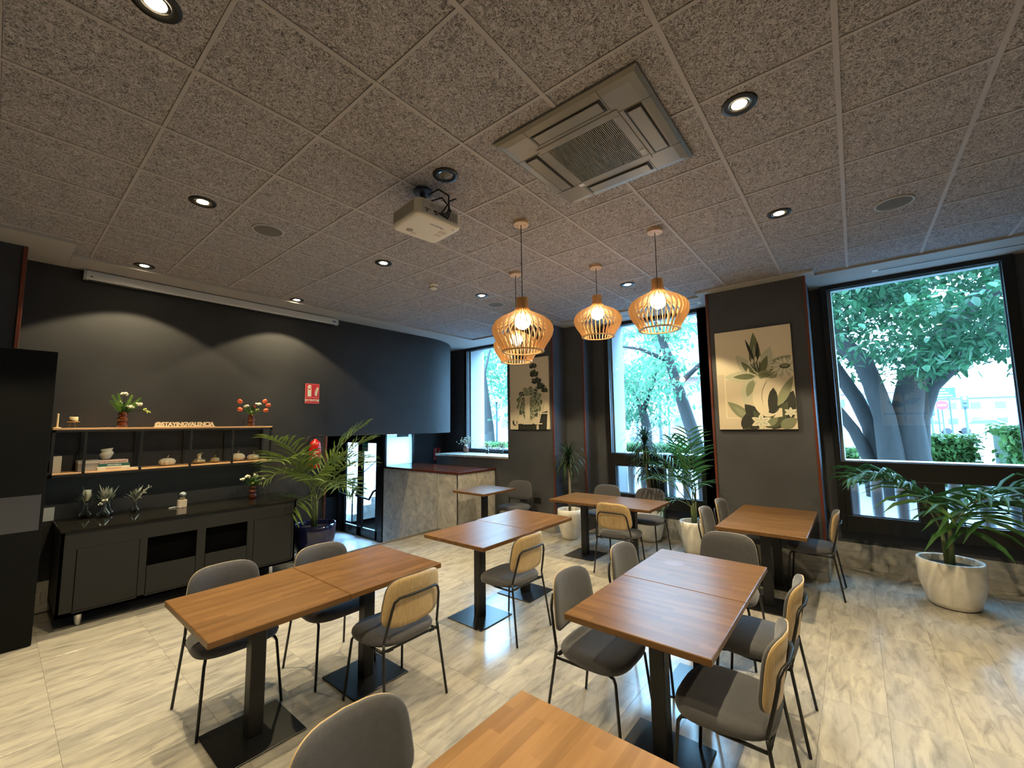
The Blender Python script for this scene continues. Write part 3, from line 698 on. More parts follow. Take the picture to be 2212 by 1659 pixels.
palm('tall palm in a cobalt blue glazed pot beside the sideboard', (-4.62, 2.33, 0), (.20, .265, .46, MT['bluepot']),
     [(.02, .02, .40, .018), (-.04, .03, .46, .018), (.05, -.04, .36, .016), (-.02, -.05, .50, .016)],
     [(0, 45, 1.15, 1.1, 70, 16), (1, 60, 1.2, .9, 74, 16), (0, 20, .95, 1.5, 62, 14), (1, -72, 1.15, 1.2, 70, 16), (3, -55, 1.0, 1.6, 64, 15), (1, -82, .85, 1.9, 60, 13),
      (2, -30, .80, 1.7, 66, 12), (3, 70, .95, 1.5, 60, 13), (2, 30, .65, 2.1, 55, 11), (0, 0, .70, 2.0, 60, 11), (2, -60, .55, 2.4, 40, 9), (0, 80, .6, 2.0, 50, 10), (3, 95, .7, 1.2, 72, 10)], 9, MT['palmy'], .36, .026, .40)
def dracaena(label, loc, potargs, heads, seed):
    rnd = random.Random(seed); t = thing('potted_dracaena', label, 'plant', loc); pot(t, *potargs); h = potargs[2] * .85
    for (x, y, hh, nl, ll) in heads:
        MB().tube([(x * .3, y * .3, h), (x * .6 + .015, y * .6, h + hh * .45), (x, y, h + hh)], [.022, .019, .016], 8).build('cane', MT['bark'], t, smooth=True)
        mb = MB()
        for q in range(nl):
            az = q * 2.399 + rnd.uniform(-.2, .2); el = 1.35 - 1.9 * (q / nl) + rnd.uniform(-.15, .15); l = ll * rnd.uniform(.75, 1.1)
            p = Vector((x, y, h + hh + .10 * (1 - q / nl))); e = el; w_ = .011; vs = []
            sd = Vector((-math.sin(az), math.cos(az), 0))
            for j in range(6):
                ww = w_ * (1, 1.1, 1, .8, .5, .08)[j]; vs += [p - sd * ww, p + sd * ww]
                p = p + Vector((math.cos(az) * math.cos(e), math.sin(az) * math.cos(e), math.sin(e))) * (l / 5); e -= .28 + .10 * j * (1 if e > -1.2 else 0)
            mb.add(vs, [(2*j, 2*j+1, 2*j+3, 2*j+2) for j in range(5)])
        mb.build('crown', MT['drac'], t)
dracaena('single cane dracaena in a white pot in the corner by the stepped pier', (-2.38, 5.22, 0), (.135, .185, .44, MT['pot']), [(0, 0, .78, 80, .44)], 4)
dracaena('dracaena with two leaf heads in a white pot under the middle window', (-1.36, 5.84, 0), (.16, .195, .42, MT['pot']), [(-.03, 0, 1.02, 120, .50), (.0, .05, .66, 90, .46)], 6)
# ================================================================ CEILING FIXTURES
def downlight(x, y, label, on=True, watt=SPOT_W):
    t = thing('ceiling_downlight', label, 'light', (x, y, CZ), 0, 'recessed ceiling spotlights')
    MB().lathe([(.050, -.0045), (.056, -.010), (.084, -.010), (.088, -.005), (.088, -.002)], 28, cap0=False, cap1=False).build('rim', MT['leg'], t, smooth=True)
    MB().lathe([(.050, -.006), (.044, -.0045), (.038, -.0045)], 24, cap0=False, cap1=False).build('reflector', MT['chrome'], t, smooth=True)
    MB().lathe([(.001, -.0060), (.038, -.0050)], 24, cap0=False, cap1=False).build('lens', MT['lampon'] if on else MT['clearlamp'], t)
    if on:
        l = bpy.data.lights.new('spot', 'SPOT'); l.energy = watt; l.color = (1.0, .82, .48); l.spot_size = math.radians(112); l.spot_blend = .14; l.shadow_soft_size = .025
        l.energy = watt * .62
        o = bpy.data.objects.new('spot_beam', l); COL.objects.link(o); o.parent = t; o.location = (0, 0, -.025)
        l2 = l.copy(); l2.energy = watt * .75; l2.spot_size = math.radians(66); l2.spot_blend = .95
        o = bpy.data.objects.new('spot_core', l2); COL.objects.link(o); o.parent = t; o.location = (0, 0, -.025)
MT['clearlamp'] = nmat('unlit_reflector', (.62, .58, .50), .18, .8)
for x, y, lab, on in ((-.93, -.20, 'lit spotlight cut by the top left edge of the photo', 1), (-2.58, .39, 'lit spotlight left of the round speaker in the dark ceiling', 1),
    (-4.54, .39, 'lit spotlight over the left end of the projection screen case', 1), (-4.58, 1.97, 'lit spotlight over the right end of the projection screen case', 1),
    (-2.59, 1.98, 'lit spotlight below left of the projector', 1), (-2.58, 3.48, 'lit spotlight between smoke detector and far speaker', 1),
    (-.92, 4.35, 'lit spotlight between the two right pendant lamps', 1), (.78, 1.94, 'brightest lit spotlight right of the air conditioner', 1),
    (.78, 3.49, 'lit spotlight left of the right hand speaker', 1), (-.92, 1.35, 'unlit black spotlight beside the projector', 0),
    (.78, .40, 'spotlight above the foreground table', 1), (2.45, .40, 'spotlight behind the right side', 1), (2.45, 1.95, 'spotlight over the right floor', 1), (2.45, 3.49, 'spotlight over the right palm side', 1), (-2.58, -1.20, 'spotlight behind the left floor', 1)):
    downlight(x, y, lab, on, SPOT_W * {(-.92, 4.35): 1.5, (.78, 3.49): 1.35, (-2.58, 3.48): 1.3, (2.45, .40): .4, (2.45, 1.95): .45, (2.45, 3.49): .7, (.78, .40): .8, (-2.58, .39): 1.15}.get((x, y), 1))
for x, y, lab in ((-2.71, .90, 'round grey ceiling speaker in the dark left ceiling'), (1.51, 3.90, 'round ceiling speaker with pale rim at the right'), (-2.71, 3.91, 'round ceiling speaker behind the front pendant lamp')):
    t = thing('ceiling_speaker', lab, 'speaker', (x, y, CZ), 0, 'ceiling speakers')
    MB().lathe([(.105, -.004), (.112, -.011), (.124, -.008), (.126, -.002)], 32, cap0=False, cap1=False).build('rim', MT['speakerrim'], t, smooth=True)
    MB().lathe([(.001, -.013), (.07, -.012), (.110, -.008)], 32, cap0=False, cap1=False).build('grille', MT['speaker'], t, smooth=True)
t = thing('smoke_detector', 'white smoke detector on the ceiling left of the pendant lamps', 'detector', (-2.72, 2.77, CZ))
MB().lathe([(.052, -.003), (.054, -.020), (.050, -.030)], 28, cap0=False).build('base', MT['plastic'], t, smooth=True)
MB().lathe([(.047, -.030), (.042, -.055), (.030, -.064), (.001, -.066)], 28, cap0=False, cap1=False).build('chamber', MT['plastic'], t, smooth=True)
for q in range(8):
    a = q * PI / 4; MB().box(-.012, -.003, -.004, .012, .003, .004).xf(tr(.045 * math.cos(a), .045 * math.sin(a), -.044) @ rot('Z', a + PI / 2)).build('slot', MT['rubber'], t)
# ---- air conditioner cassette
ac = thing('ceiling_air_conditioner', 'square silver grey cassette air conditioner in the ceiling', 'air conditioner', (.005, 1.767, CZ))
H = .455
p = MB(); prof = [(H, -.004), (H, -.016), (H - .02, -.030), (H - .06, -.036), (.265, -.036)]
for (a, za), (b_, zb) in zip(prof, prof[1:]):
    q1 = [(-a, -a, za), (a, -a, za), (a, a, za), (-a, a, za)]; q2 = [(-b_, -b_, zb), (b_, -b_, zb), (b_, b_, zb), (-b_, b_, zb)]
    for k2 in range(4): p.add([q1[k2], q1[(k2+1) % 4], q2[(k2+1) % 4], q2[k2]], [(0, 1, 2, 3)])
p.build('panel_frame', MT['acgrey'], ac)
p = MB()
for x0, y0, x1, y1 in ((-.265, -.265, .265, -.215), (-.265, .215, .265, .265), (-.265, -.215, -.215, .215), (.215, -.215, .265, .215)): p.box(x0, y0, -.040, x1, y1, -.034)
p.build('grille_frame', MT['acgrey'], ac, bev=.004)
MB().box(-.215, -.215, -.012, .215, .215, -.006).build('filter', MT['acdark'], ac)
p = MB()
for q in range(43):
    x = -.21 + q * .01; p.box(x - .0022, -.215, -.038, x + .0022, .215, -.022)
for y in (-.07, .07): p.box(-.215, y - .002, -.034, .215, y + .002, -.022)
g = p.build('grille_fins', MT['acgrey'], ac); g['kind'] = 'stuff'
for q in range(4):
    M_ = rot('Z', q * PI / 2)
    MB().box(-.225, -.385, -.0395, .225, -.290, -.0365).xf(M_).build('outlet', MT['acdark'], ac)
    MB().cbox(-.212, -.378, -.0455, .212, -.302, -.0400, .002).xf(M_).build('louvre', MT['acgrey'], ac)
    MB().box(-.2355, -.450, -.0372, -.2335, -.266, -.0358).box(.2335, -.450, -.0372, .2355, -.266, -.0358).xf(M_).build('seam', MT['acline'], ac)
MB().box(-.255, .225, -.0425, -.215, .258, -.040).build('receiver', MT['plastic2'], ac)
MB().box(.225, .14, -.0425, .258, .20, -.040).build('badge', MT['speakerrim'], ac)
# ---- projector
pj = thing('ceiling_projector', 'white video projector hanging upside down from the ceiling', 'projector', (-1.175, 1.395, 3.166), -.10)
def rbox(hx, hy, z0, z1, r, rb=.03):
    out = []
    for sx, sy in ((1, 1), (-1, 1), (-1, -1), (1, -1)):
        for q in range(6):
            a = {(1, 1): 0, (-1, 1): PI/2, (-1, -1): PI, (1, -1): 3*PI/2}[(sx, sy)] + q / 5 * PI / 2
            out.append((sx * (hx - r) + r * math.cos(a), sy * (hy - r) + r * math.sin(a)))
    n = len(out); vs = []; R_ = []
    for k2 in range(4): a = k2 / 3 * PI / 2; R_.append((1 - (rb / max(hx, hy)) * (1 - math.sin(a)), z0 + rb * .6 * (1 - math.cos(a))))
    R_ += [(1.0, z1)]
    for s, z in R_: vs += [(x * s, y * s, z) for x, y in out]
    fs = [(j*n+q, j*n+(q+1) % n, (j+1)*n+(q+1) % n, (j+1)*n+q) for j in range(len(R_)-1) for q in range(n)]
    fs += [tuple(range(n))[::-1], tuple((len(R_)-1)*n+q for q in range(n))]
    return MB().add(vs, fs)
rbox(.175, .19, 0, .122, .045).build('housing', MT['plastic'], pj, smooth=False, bev=.003)
MB().box(.170, -.15, .022, .1765, .150, .112).build('back_panel', MT['plastic2'], pj, bev=.003)
for y, z, a, b_ in ((-.13, .05, .008, .008), (-.115, .05, .008, .008), (-.10, .05, .008, .008), (-.12, .035, .012, .010), (-.06, .05, .03, .010), (-.05, .035, .02, .007), (.0, .045, .03, .012), (.04, .035, .025, .01), (-.09, .08, .04, .02)):
    MB().box(.176, y, z, .1785, y + a, z + b_).build('port', MT['rubber'] if z < .07 else MT['speakerrim'], pj)
for q in range(3): MB().box(.176, .075 + q * .024, .035, .178, .093 + q * .024, .095).build('vent', MT['grillgrey'], pj)
for q in range(14): MB().box(-.13 + q * .019, -.1915, .03, -.119 + q * .019, -.186, .108).build('vent_slat', MT['grillgrey'], pj)
t_ = text_mb('Panasonic', .030, 0, 'CENTER', .0006); t_.xf(tr(.105, .02, -.0006) @ Matrix(((0, -1, 0, 0), (-1, 0, 0, 0), (0, 0, -1, 0), (0, 0, 0, 1)))); t_.build('lettering', nmat('print_blue', (.10, .12, .25), .5), pj)
MB().lathe([(.001, -.004), (.020, -.004), (.026, -.001), (.026, .004)], 20, (-.08, -.09, 0), cap0=False, cap1=False).build('lens_dial', MT['grillgrey'], pj)
for x, y, a, b_ in ((.02, .08, .035, .06), (-.03, .085, .03, .05), (-.12, -.06, .025, .04), (.12, .13, .02, .02)):
    MB().box(x, y, -.0012, x + a, y + b_, .001).build('label_patch', nmat('label_grey', (.56, .51, .44), .6), pj)
MB().lathe([(.035, .1225), (.035, .16), (.022, .165), (.022, CZ - 3.166 - .022), (.07, CZ - 3.166 - .020), (.07, CZ - 3.166 - .0005)], 20, (-.02, -.02, 0)).build('mount', MT['metal'], pj, smooth=False)
for q, pts in enumerate(([(.178, -.02, .05), (.23, -.03, .03), (.24, .01, .10), (.19, .0, .17), (.05, .0, .2)], [(.178, .01, .05), (.21, .02, .02), (.23, .03, .09), (.20, .05, .20), (.12, .02, .27), (.02, 0, .26)], [(.178, .04, .05), (.22, .05, .07), (.235, .02, .13), (.26, .07, .16)], [(.178, .0, .05), (.22, .0, .04), (.24, .04, .07), (.178, .06, .05)])):
    MB().tube(pts, .006, 6).build('cable', MT['rubber'], pj, smooth=True)
# ---- pendant lamps
prof = [(.050, 0), (.050, -.065), (.054, -.090), (.076, -.118), (.128, -.143), (.186, -.172), (.230, -.206), (.252, -.243), (.256, -.278), (.246, -.318), (.223, -.360), (.195, -.400), (.176, -.435), (.172, -.455)]
inn = [(.022, 0), (.022, -.065), (.026, -.092), (.052, -.126), (.108, -.156), (.166, -.188), (.208, -.219), (.230, -.251), (.234, -.279), (.225, -.312), (.203, -.350), (.176, -.389), (.158, -.426), (.155, -.455)]
sl = MB(); th = .0026; vs = []
for (r0, z0), (r1, z1) in zip(prof, inn): vs += [(r0, -th, z0), (r0, th, z0), (r1, th, z1), (r1, -th, z1)]
fs = [(0, 1, 2, 3), tuple(4 * (len(prof) - 1) + q for q in (3, 2, 1, 0))]
for j in range(len(prof) - 1):
    for q in range(4): fs.append((4*j+q, 4*j+(q+1) % 4, 4*j+4+(q+1) % 4, 4*j+4+q))
slat_me = sl.add(vs, fs).mesh('slat', MT['slat'])
def pendant(x, y, ztop, label):
    t = thing('pendant_lamp', label, 'lamp', (x, y, CZ), 0, 'slatted wooden pendant lamps')
    MB().lathe([(.066, 0), (.067, -.004), (.067, -.026), (.063, -.030), (.001, -.030)], 28, cap0=False, cap1=False).build('ceiling_canopy', MT['canopy'], t, smooth=False)
    for a in (.6, .6 + PI): MB().lathe([(.004, -.031), (.004, -.0295)], 8, (.038 * math.cos(a), .038 * math.sin(a), 0)).build('screw', MT['leg'], t)
    d = ztop - CZ
    MB().tube([(0, 0, -.03), (0, 0, d - .02)], .0035, 6).build('cord', MT['rubber'], t)
    for q in range(32):
        o = link(slat_me, 'slat', t); o.location = (0, 0, d); o.rotation_euler.z = 2 * PI * q / 32
    MB().lathe([(.176, d - .447), (.176, d - .456), (.150, d - .456), (.150, d - .447), (.176, d - .447)], 40, cap0=False, cap1=False).build('lower_ring', MT['slat'], t)
    MB().lathe([(.050, d - .003), (.001, d - .003)], 20, cap0=False, cap1=False).build('cap', MT['slat'], t)
    MB().lathe([(.02, d - .08), (.02, d - .138)], 14).build('lamp_socket', MT['canopy'], t)
    MB().sphere((0, 0, d - .200), .066, 20, 12).build('bulb', MT['bulb'], t, smooth=True)
pendant(-.94, 2.22, 2.80, 'slatted wooden pendant lamp hanging lowest at the front left')
pendant(-1.73, 3.13, 2.895, 'slatted wooden pendant lamp hidden behind the front left one')
pendant(-.93, 3.54, 3.13, 'smaller looking slatted wooden pendant lamp in the middle at the back')
pendant(-.12, 3.11, 3.008, 'slatted wooden pendant lamp at the right in front of the middle window')
# ---- air grilles in the plaster border
for x0, x1, lab in ((1.42, 4.0, 'long white linear air grille above the right window'), (-1.75, -.42, 'short white linear air grille above the middle window')):
    t = thing('ceiling_air_vent', lab, 'vent', ((x0 + x1) / 2, 5.70, TZ0)); h = (x1 - x0) / 2
    MB().box(-h, -.045, -.004, h, .045, -.001).build('frame', MT['white'], t, bev=.001)
    for yy in (-.022, .0, .022): MB().box(-h + .05, yy - .005, -.0055, h - .05, yy + .005, -.0038).build('slot', MT['acdark'], t)
# ---- projection screen case
t = thing('projection_screen', 'long white roll down projection screen case high on the left wall', 'screen')
MB().cbox(-5.098, .0, 3.335, -5.005, 2.79, 3.432, .012).build('case', MT['plastic2'], t)
for y in (-.008, 2.79): MB().cbox(-5.099, y, 3.333, -5.003, y + .009, 3.434, .003).build('end_cap', MT['plastic2'], t)
MB().box(-5.0055, 2.70, 3.37, -5.0035, 2.745, 3.385).build('badge', MT['rubber'], t); MB().box(-5.0055, .04, 3.36, -5.0035, .06, 3.37).build('screw', MT['rubber'], t)
MB().box(-5.08, .03, 3.322, -5.04, 2.76, 3.336).build('weight_bar', MT['rubber'], t)
# ================================================================ WALL SIGNS, EXTINGUISHER, SOCKETS
WL = Matrix(((0, 0, 1, 0), (1, 0, 0, 0), (0, 1, 0, 0), (0, 0, 0, 1)))    # sign plane on the left wall (facing +x)
def flat(poly, z=0): return MB().add([(x, y, z) for x, y in poly], [tuple(range(len(poly)))])
def extsign(label, M_, s):
    t = thing('fire_sign', label, 'sign'); P = lambda mb, nm, mt: mb.xf(M_ @ Matrix.Scale(s, 4)).build(nm, MT[mt], t)
    P(MB().box(0, 0, 0, .21, .297, .003), 'plate', 'pinkred')
    P(flat([(.012, .098), (.198, .098), (.198, .285), (.012, .285)], .0034), 'panel', 'red'); P(flat([(.012, .012), (.198, .012), (.198, .085), (.012, .085)], .0034), 'panel', 'red')
    P(flat([(.035, .105), (.09, .105), (.09, .225), (.082, .238), (.043, .238), (.035, .225)], .0038), 'pictogram', 'signcream')
    P(flat([(.050, .238), (.072, .238), (.075, .258), (.092, .246), (.098, .252), (.080, .272), (.052, .276), (.034, .258), (.03, .236), (.038, .235), (.044, .254)], .0038), 'pictogram', 'signcream')
    P(flat([(.045, .205), (.08, .205), (.08, .222), (.045, .222)], .0042), 'pictogram', 'red')
    fl_ = MB()
    for (x, y, l, a) in ((.165, .112, .05, 2.2), (.170, .132, .065, 2.1), (.175, .155, .065, 2.0), (.18, .182, .06, 1.9), (.185, .21, .05, 1.8)):
        d = Vector((math.cos(a), math.sin(a))); n_ = Vector((-d.y, d.x)); b_ = Vector((x, y))
        pts = [b_ + n_ * .004, b_ - n_ * .012, b_ + d * l * .5 - n_ * .014, b_ + d * l + n_ * .006, b_ + d * l * .5 + n_ * .006]
        fl_.add([(q.x, q.y, .0038) for q in pts], [(0, 1, 2, 3, 4)])
    P(fl_, 'pictogram', 'signcream')
    P(text_mb('EXTINTOR', .044, 0, 'CENTER', .0018).xf(tr(.105, .034, .0038)), 'lettering', 'signcream')
extsign('red fire extinguisher sign reading EXTINTOR on the left wall', tr(-5.098, 2.36, 2.10) @ WL, 1.0)
extsign('small red extinguisher sign in the dark corner left of the stone ledge', tr(-6.148, 5.70, .985) @ WL, .92)
t = thing('fire_extinguisher', 'red fire extinguisher hanging on the left wall behind the palm', 'extinguisher', (-4.985, 2.48, 1.15))
MB().lathe([(.060, .0), (.078, .006), (.080, .03), (.080, .33), (.074, .37), (.05, .40), (.026, .415), (.024, .43)], 28).build('cylinder', MT['redtank'], t, smooth=True)
MB().lathe([(.0808, .06), (.0808, .27)], 28, cap0=False, cap1=False).build('label_wrap', nmat('extinguisher_label', (.52, .045, .04), .4), t, smooth=True)
for q in range(7):
    a = -.75 + (q % 2) * .12; z = .085 + q * .026
    MB().box(.0808, -.045, z, .0816, .045 - .02 * (q % 3), z + .010).xf(rot('Z', -.35)).build('print', MT['signcream'], t)
MB().tube([(0, 0, .43), (0, 0, .47)], .018, 10).build('valve', MT['rubber'], t)
MB().tube([(.0, 0, .455), (.05, .05, .48), (.07, .08, .46)], .010, 6).build('handle', MT['rubber'], t, smooth=True)
MB().tube([(0, 0, .45), (-.02, -.08, .46), (-.02, -.14, .36), (-.02, -.12, .18), (-.01, -.095, .05)], .011, 8).build('hose', MT['rubber'], t, smooth=True)
MB().box(-.11, -.03, .30, -.078, .03, .40).build('bracket', MT['leg'], t)
for q, x in enumerate((-3.38, -3.09)):
    t = thing('wall_socket', ('black double wall socket near the dark corner chair', 'black double wall socket left of the pillar strip')[q], 'socket', (x, 5.36, .475))
    MB().cbox(-.075, -.012, -.045, .075, -.001, .045, .003).build('plate', MT['leg'], t)
    for xx in (-.036, .036): MB().lathe([(.022, 0), (.019, .002), (.018, -.004)], 16).xf(tr(xx, -.0125, 0) @ rot('X', PI / 2)).build('outlet', MT['plate'], t)
o = MB().cbox(-5.099, -.14, .86, -5.094, -.06, .99, .001).build('wall_card', MT['speakerrim']); tag(o, 'small pale card on the wall left of the sideboard', 'sign')
# ---- planted panel and planter left of the doors
t = thing('green_wall_panel', 'dark moss planting panel left of the glass doors', 'planting')
MB().box(-8.42, 4.372, .30, -7.76, 4.399, 1.48).build('backing', MT['black'], t)
rnd = random.Random(2); mb = MB()
for q in range(1500):
    x, z = rnd.uniform(-8.40, -7.78), rnd.uniform(.28, 1.46); y = 4.37; a = rnd.uniform(0, 6.28); l = rnd.uniform(.03, .08)
    d = Vector((math.cos(a) * .5, -.6, math.sin(a) * .5 - .3)).normalized() * l; s_v = Vector((math.sin(a), 0, -math.cos(a))) * .010
    b_ = Vector((x, y, z)); mb.add([b_ - s_v, b_ + s_v, b_ + d * .6 + s_v * 1.2 , b_ + d, b_ + d * .6 - s_v * 1.2], [(0, 1, 2, 3, 4)])
mo = mb.build('moss', MT['moss'], t); mo['kind'] = 'stuff'
t = thing('planter_box', 'black planter box with a white light line left of the glass doors', 'planter')
MB().cbox(-8.42, 4.10, -.499, -7.80, 4.368, .24, .006).build('box', MT['black'], t)
MB().box(-8.42, 4.094, .0, -7.80, 4.0995, .035).build('light_line', nmat('light_line', (.9, .95, 1), .4, emit=(.85, .93, 1), es=1.5), t)
# ================================================================ CANVASES
ART = {k2: nmat('print_' + k2, c, .75) for k2, c in dict(cream=(.80, .69, .50), cream2=(.68, .575, .41), dark=(.035, .036, .028), olive=(.085, .095, .055), green=(.17, .185, .095), sage=(.30, .31, .185), pale=(.60, .58, .41), light=(.80, .74, .56), mid=(.24, .25, .15)).items()}
AK = list(ART); AM = [ART[k2] for k2 in AK]
def petal(b, tip, w, n=7):
    b, tip = Vector(b), Vector(tip); d = tip - b; nn = Vector((-d.y, d.x)).normalized() * w; L_, R_ = [], []
    for q in range(1, n):
        f = q / n; p_ = b + d * f; s = math.sin(PI * f ** .8) ** .8; L_.append(p_ + nn * s); R_.append(p_ - nn * s)
    return [b] + R_ + [tip] + L_[::-1]
class Print:
    def __init__(s, W_, H_): s.mb = MB(); s.k = 0; s.W = W_; s.H = H_
    def add(s, poly, c):
        s.k += 1; pts = [(min(max(p_[0], 0), s.W), min(max(p_[1], 0), s.H)) for p_ in poly]
        s.mb.add([(x, y, .0005 + s.k * .00006) for x, y in pts], [tuple(range(len(pts)))], AK.index(c))
    def pet(s, b, tip, w, c, c2=None):
        s.add(petal(b, tip, w), c)
        if c2: b_, t_ = Vector(b), Vector(tip); s.add(petal(b_.lerp(t_, .06), b_.lerp(t_, .72), w * .5), c2)
def canvas(label, x0, z0, W_, H_, pr_, Y=5.36, flip=False):
    t = thing('wall_picture', label, 'picture', (x0, Y, z0), 0, 'botanical lettered canvases')
    MB().cbox(0, -.032, 0, W_, -.001, H_, .002).build('canvas', ART['cream'], t)
    pr_.mb.xf(tr(0, -.032, 0) @ rot('X', PI / 2)).build('print', AM, t); return t
W_, H_ = .825, 1.237
def circ(c, r, n=22, e=1): return [(c[0] + r * math.cos(2*PI*q/n), c[1] + r * e * math.sin(2*PI*q/n)) for q in range(n)]
P2 = Print(W_, H_); U = lambda u, v: (u * W_, v * H_)
P2.add([U(0, 0), U(.10, 0), U(.10, .56), U(0, .56)], 'cream2'); P2.add([U(.12, .12), U(.5, .12), U(.5, .5), U(.12, .5)], 'cream2'); P2.add([U(0, 0), U(.4, 0), U(.4, .11), U(0, .11)], 'cream2')
P2.pet(U(.62, .50), U(.98, .70), .10, 'sage', 'green')
P2.pet(U(.54, .52), U(.53, .96), .065, 'green', 'sage'); P2.pet(U(.52, .68), U(.42, .90), .018, 'dark'); P2.pet(U(.56, .66), U(.58, .87), .020, 'dark')
P2.pet(U(.53, .50), U(.28, .75), .075, 'pale', 'green'); P2.pet(U(.57, .50), U(.74, .80), .085, 'pale', 'green'); P2.pet(U(.55, .52), U(.10, .53), .072, 'pale', 'green'); P2.pet(U(.50, .50), U(.36, .25), .088, 'pale', 'sage')
P2.pet(U(.55, .53), U(.80, .52), .06, 'sage', 'green')
for a, b_ in (((.56, .55), (.46, .66)), ((.56, .55), (.50, .67)), ((.57, .55), (.55, .69)), ((.58, .55), (.60, .69)), ((.55, .54), (.44, .58))): P2.pet(U(*a), U(*b_), .008, 'olive'); P2.pet(U(b_[0] - .01, b_[1] - .03), U(b_[0], b_[1] + .03), .012, 'light')
for q in range(20):
    a = 2 * PI * q / 20; c = U(.90, .60); P2.pet((c[0] + .02 * math.cos(a), c[1] + .015 * math.sin(a)), (c[0] + .155 * math.cos(a), c[1] + .13 * math.sin(a) - .02), .018, 'light' if q % 2 else 'pale')
P2.add(circ(U(.90, .60), .055, e=.55), 'olive'); P2.add(circ(U(.90, .605), .040, e=.5), 'mid')
P2.pet(U(.42, .10), U(.13, .28), .06, 'mid', 'sage'); P2.pet(U(.60, .05), U(.36, .25), .085, 'dark', 'olive'); P2.pet(U(.55, .02), U(.30, .06), .09, 'olive', 'dark'); P2.pet(U(.32, .0), U(.46, .20), .06, 'dark')
P2.pet(U(.70, .0), U(.98, .36), .13, 'dark', 'olive'); P2.pet(U(.62, .02), U(.84, .18), .09, 'olive', 'mid'); P2.pet(U(.78, .22), U(.99, .50), .05, 'sage'); P2.pet(U(.74, .40), U(.70, .10), .05, 'dark'); P2.pet(U(.80, .02), U(1.0, .10), .06, 'mid')
out = [(.66 + .19 * math.cos(a), .31 + .19 * math.sin(a)) for a in [1.05 + q * (2 * PI - 1.9) / 22 for q in range(23)]]; inn_ = [(.71 + .125 * math.cos(a), .31 + .160 * math.sin(a)) for a in [1.05 + q * (2 * PI - 1.9) / 22 for q in range(23)]]
for q in range(22): P2.add([U(*out[q]), U(*out[q+1]), U(*inn_[q+1]), U(*inn_[q])], 'cream')
P2.add([U(.80, .20), U(.83, .20), U(.83, .12), U(.72, .11)], 'cream')
for c, r in (((.56, .075), .115), ((.93, .16), .07)):
    for q in range(6):
        a = .5 + q * PI / 3; b_ = U(*c); P2.pet(b_, (b_[0] + r * math.cos(a), b_[1] + r * .85 * math.sin(a)), r * .24, 'light', 'pale')
canvas('cream canvas with a lily, daisy and large letter C on the right pillar', -.190, 1.655, W_, H_, P2)
P1 = Print(W_, H_)
P1.add([U(.22, 0), U(.70, 0), U(.70, .08), U(.22, .08)], 'dark'); P1.add([U(.75, 0), U(.95, 0), U(.98, .25), U(.78, .22)], 'dark'); P1.add(circ(U(.13, .10), .055), 'dark')
rnd = random.Random(5)
for cx, cy, s in ((.63, .90, .9), (.66, .78, 1.1), (.72, .68, 1.15), (.82, .60, 1.0), (.93, .55, .8)):
    for q in range(11):
        a = .2 + q * .27 + rnd.uniform(-.1, .1); b_ = U(cx, cy - .04); r = .105 * s * rnd.uniform(.8, 1.1); P1.pet(b_, (b_[0] + r * math.cos(a), b_[1] + r * math.sin(a)), .022 * s, ('dark', 'olive')[q % 2], 'dark' if q % 3 else 'mid')
C0 = U(.53, .37)
for ring, (rr_, n, w_) in enumerate(((.305, 13, .075), (.25, 12, .068), (.195, 10, .06), (.14, 8, .05), (.09, 6, .036), (.05, 5, .022))):
    for q in range(n):
        a = 2 * PI * q / n + ring * .35; b_ = (C0[0] + rr_ * .35 * math.cos(a), C0[1] + rr_ * .35 * math.sin(a)); tp = (C0[0] + rr_ * math.cos(a), C0[1] + rr_ * math.sin(a))
        P1.pet(b_, tp, w_ * 1.1, 'pale'); bb = Vector(b_); tt = Vector(tp); P1.pet(b_, bb.lerp(tt, .93), w_ * .96, ('green', 'mid', 'olive')[(q + ring) % 3], 'mid' if ring % 2 else 'sage')
for poly in ([(-.02, .46), (.04, .46), (.20, .07), (.14, .07)], [(.14, .07), (.17, .07), (.36, .47), (.34, .47)], [(.42, .10), (.55, .10), (.55, .45), (.42, .45)], [(.36, .45), (.61, .45), (.61, .47), (.36, .47)], [(.36, .07), (.61, .07), (.61, .10), (.36, .10)],
             [(.92, .48), (.96, .48), (.78, .07), (.75, .07)], [(.90, .48), (1.0, .40), (1.0, .26), (.94, .46)], [(.66, .07), (.86, .07), (.86, .085), (.66, .085)], [(.80, .21), (1.0, .21), (1.0, .225), (.80, .225)]):
    P1.add([U(*p_) for p_ in poly], 'cream')
canvas('cream canvas with a succulent rosette and letters on the pillar left of the middle window', -3.635, 1.665, .84, H_, P1)
# canvas behind the camera, seen mirrored in the right window
P3 = Print(W_, H_)
for q in range(18):
    a = 2 * PI * q / 18; c = U(.5, .74); P3.pet((c[0] + .05 * math.cos(a), c[1] + .05 * math.sin(a)), (c[0] + .24 * math.cos(a), c[1] + .24 * math.sin(a)), .04, 'sage', 'green')
P3.add(circ(U(.5, .74), .10), 'olive'); P3.add([U(.48, .05), U(.52, .05), U(.52, .66), U(.48, .66)], 'olive')
P3.pet(U(.5, .4), U(.15, .5), .07, 'dark'); P3.pet(U(.5, .36), U(.85, .46), .07, 'dark'); P3.add([U(.05, .2), U(.95, .2), U(.95, .24), U(.05, .24)], 'dark')
t = thing('wall_picture', 'cream canvas with a sunflower on the pillar behind the camera', 'picture', (2.47, -.66, 1.62), PI, 'botanical lettered canvases')
MB().cbox(0, -.032, 0, W_, -.001, H_, .002).build('canvas', ART['cream'], t); P3.mb.xf(tr(0, -.032, 0) @ rot('X', PI / 2)).build('print', AM, t)
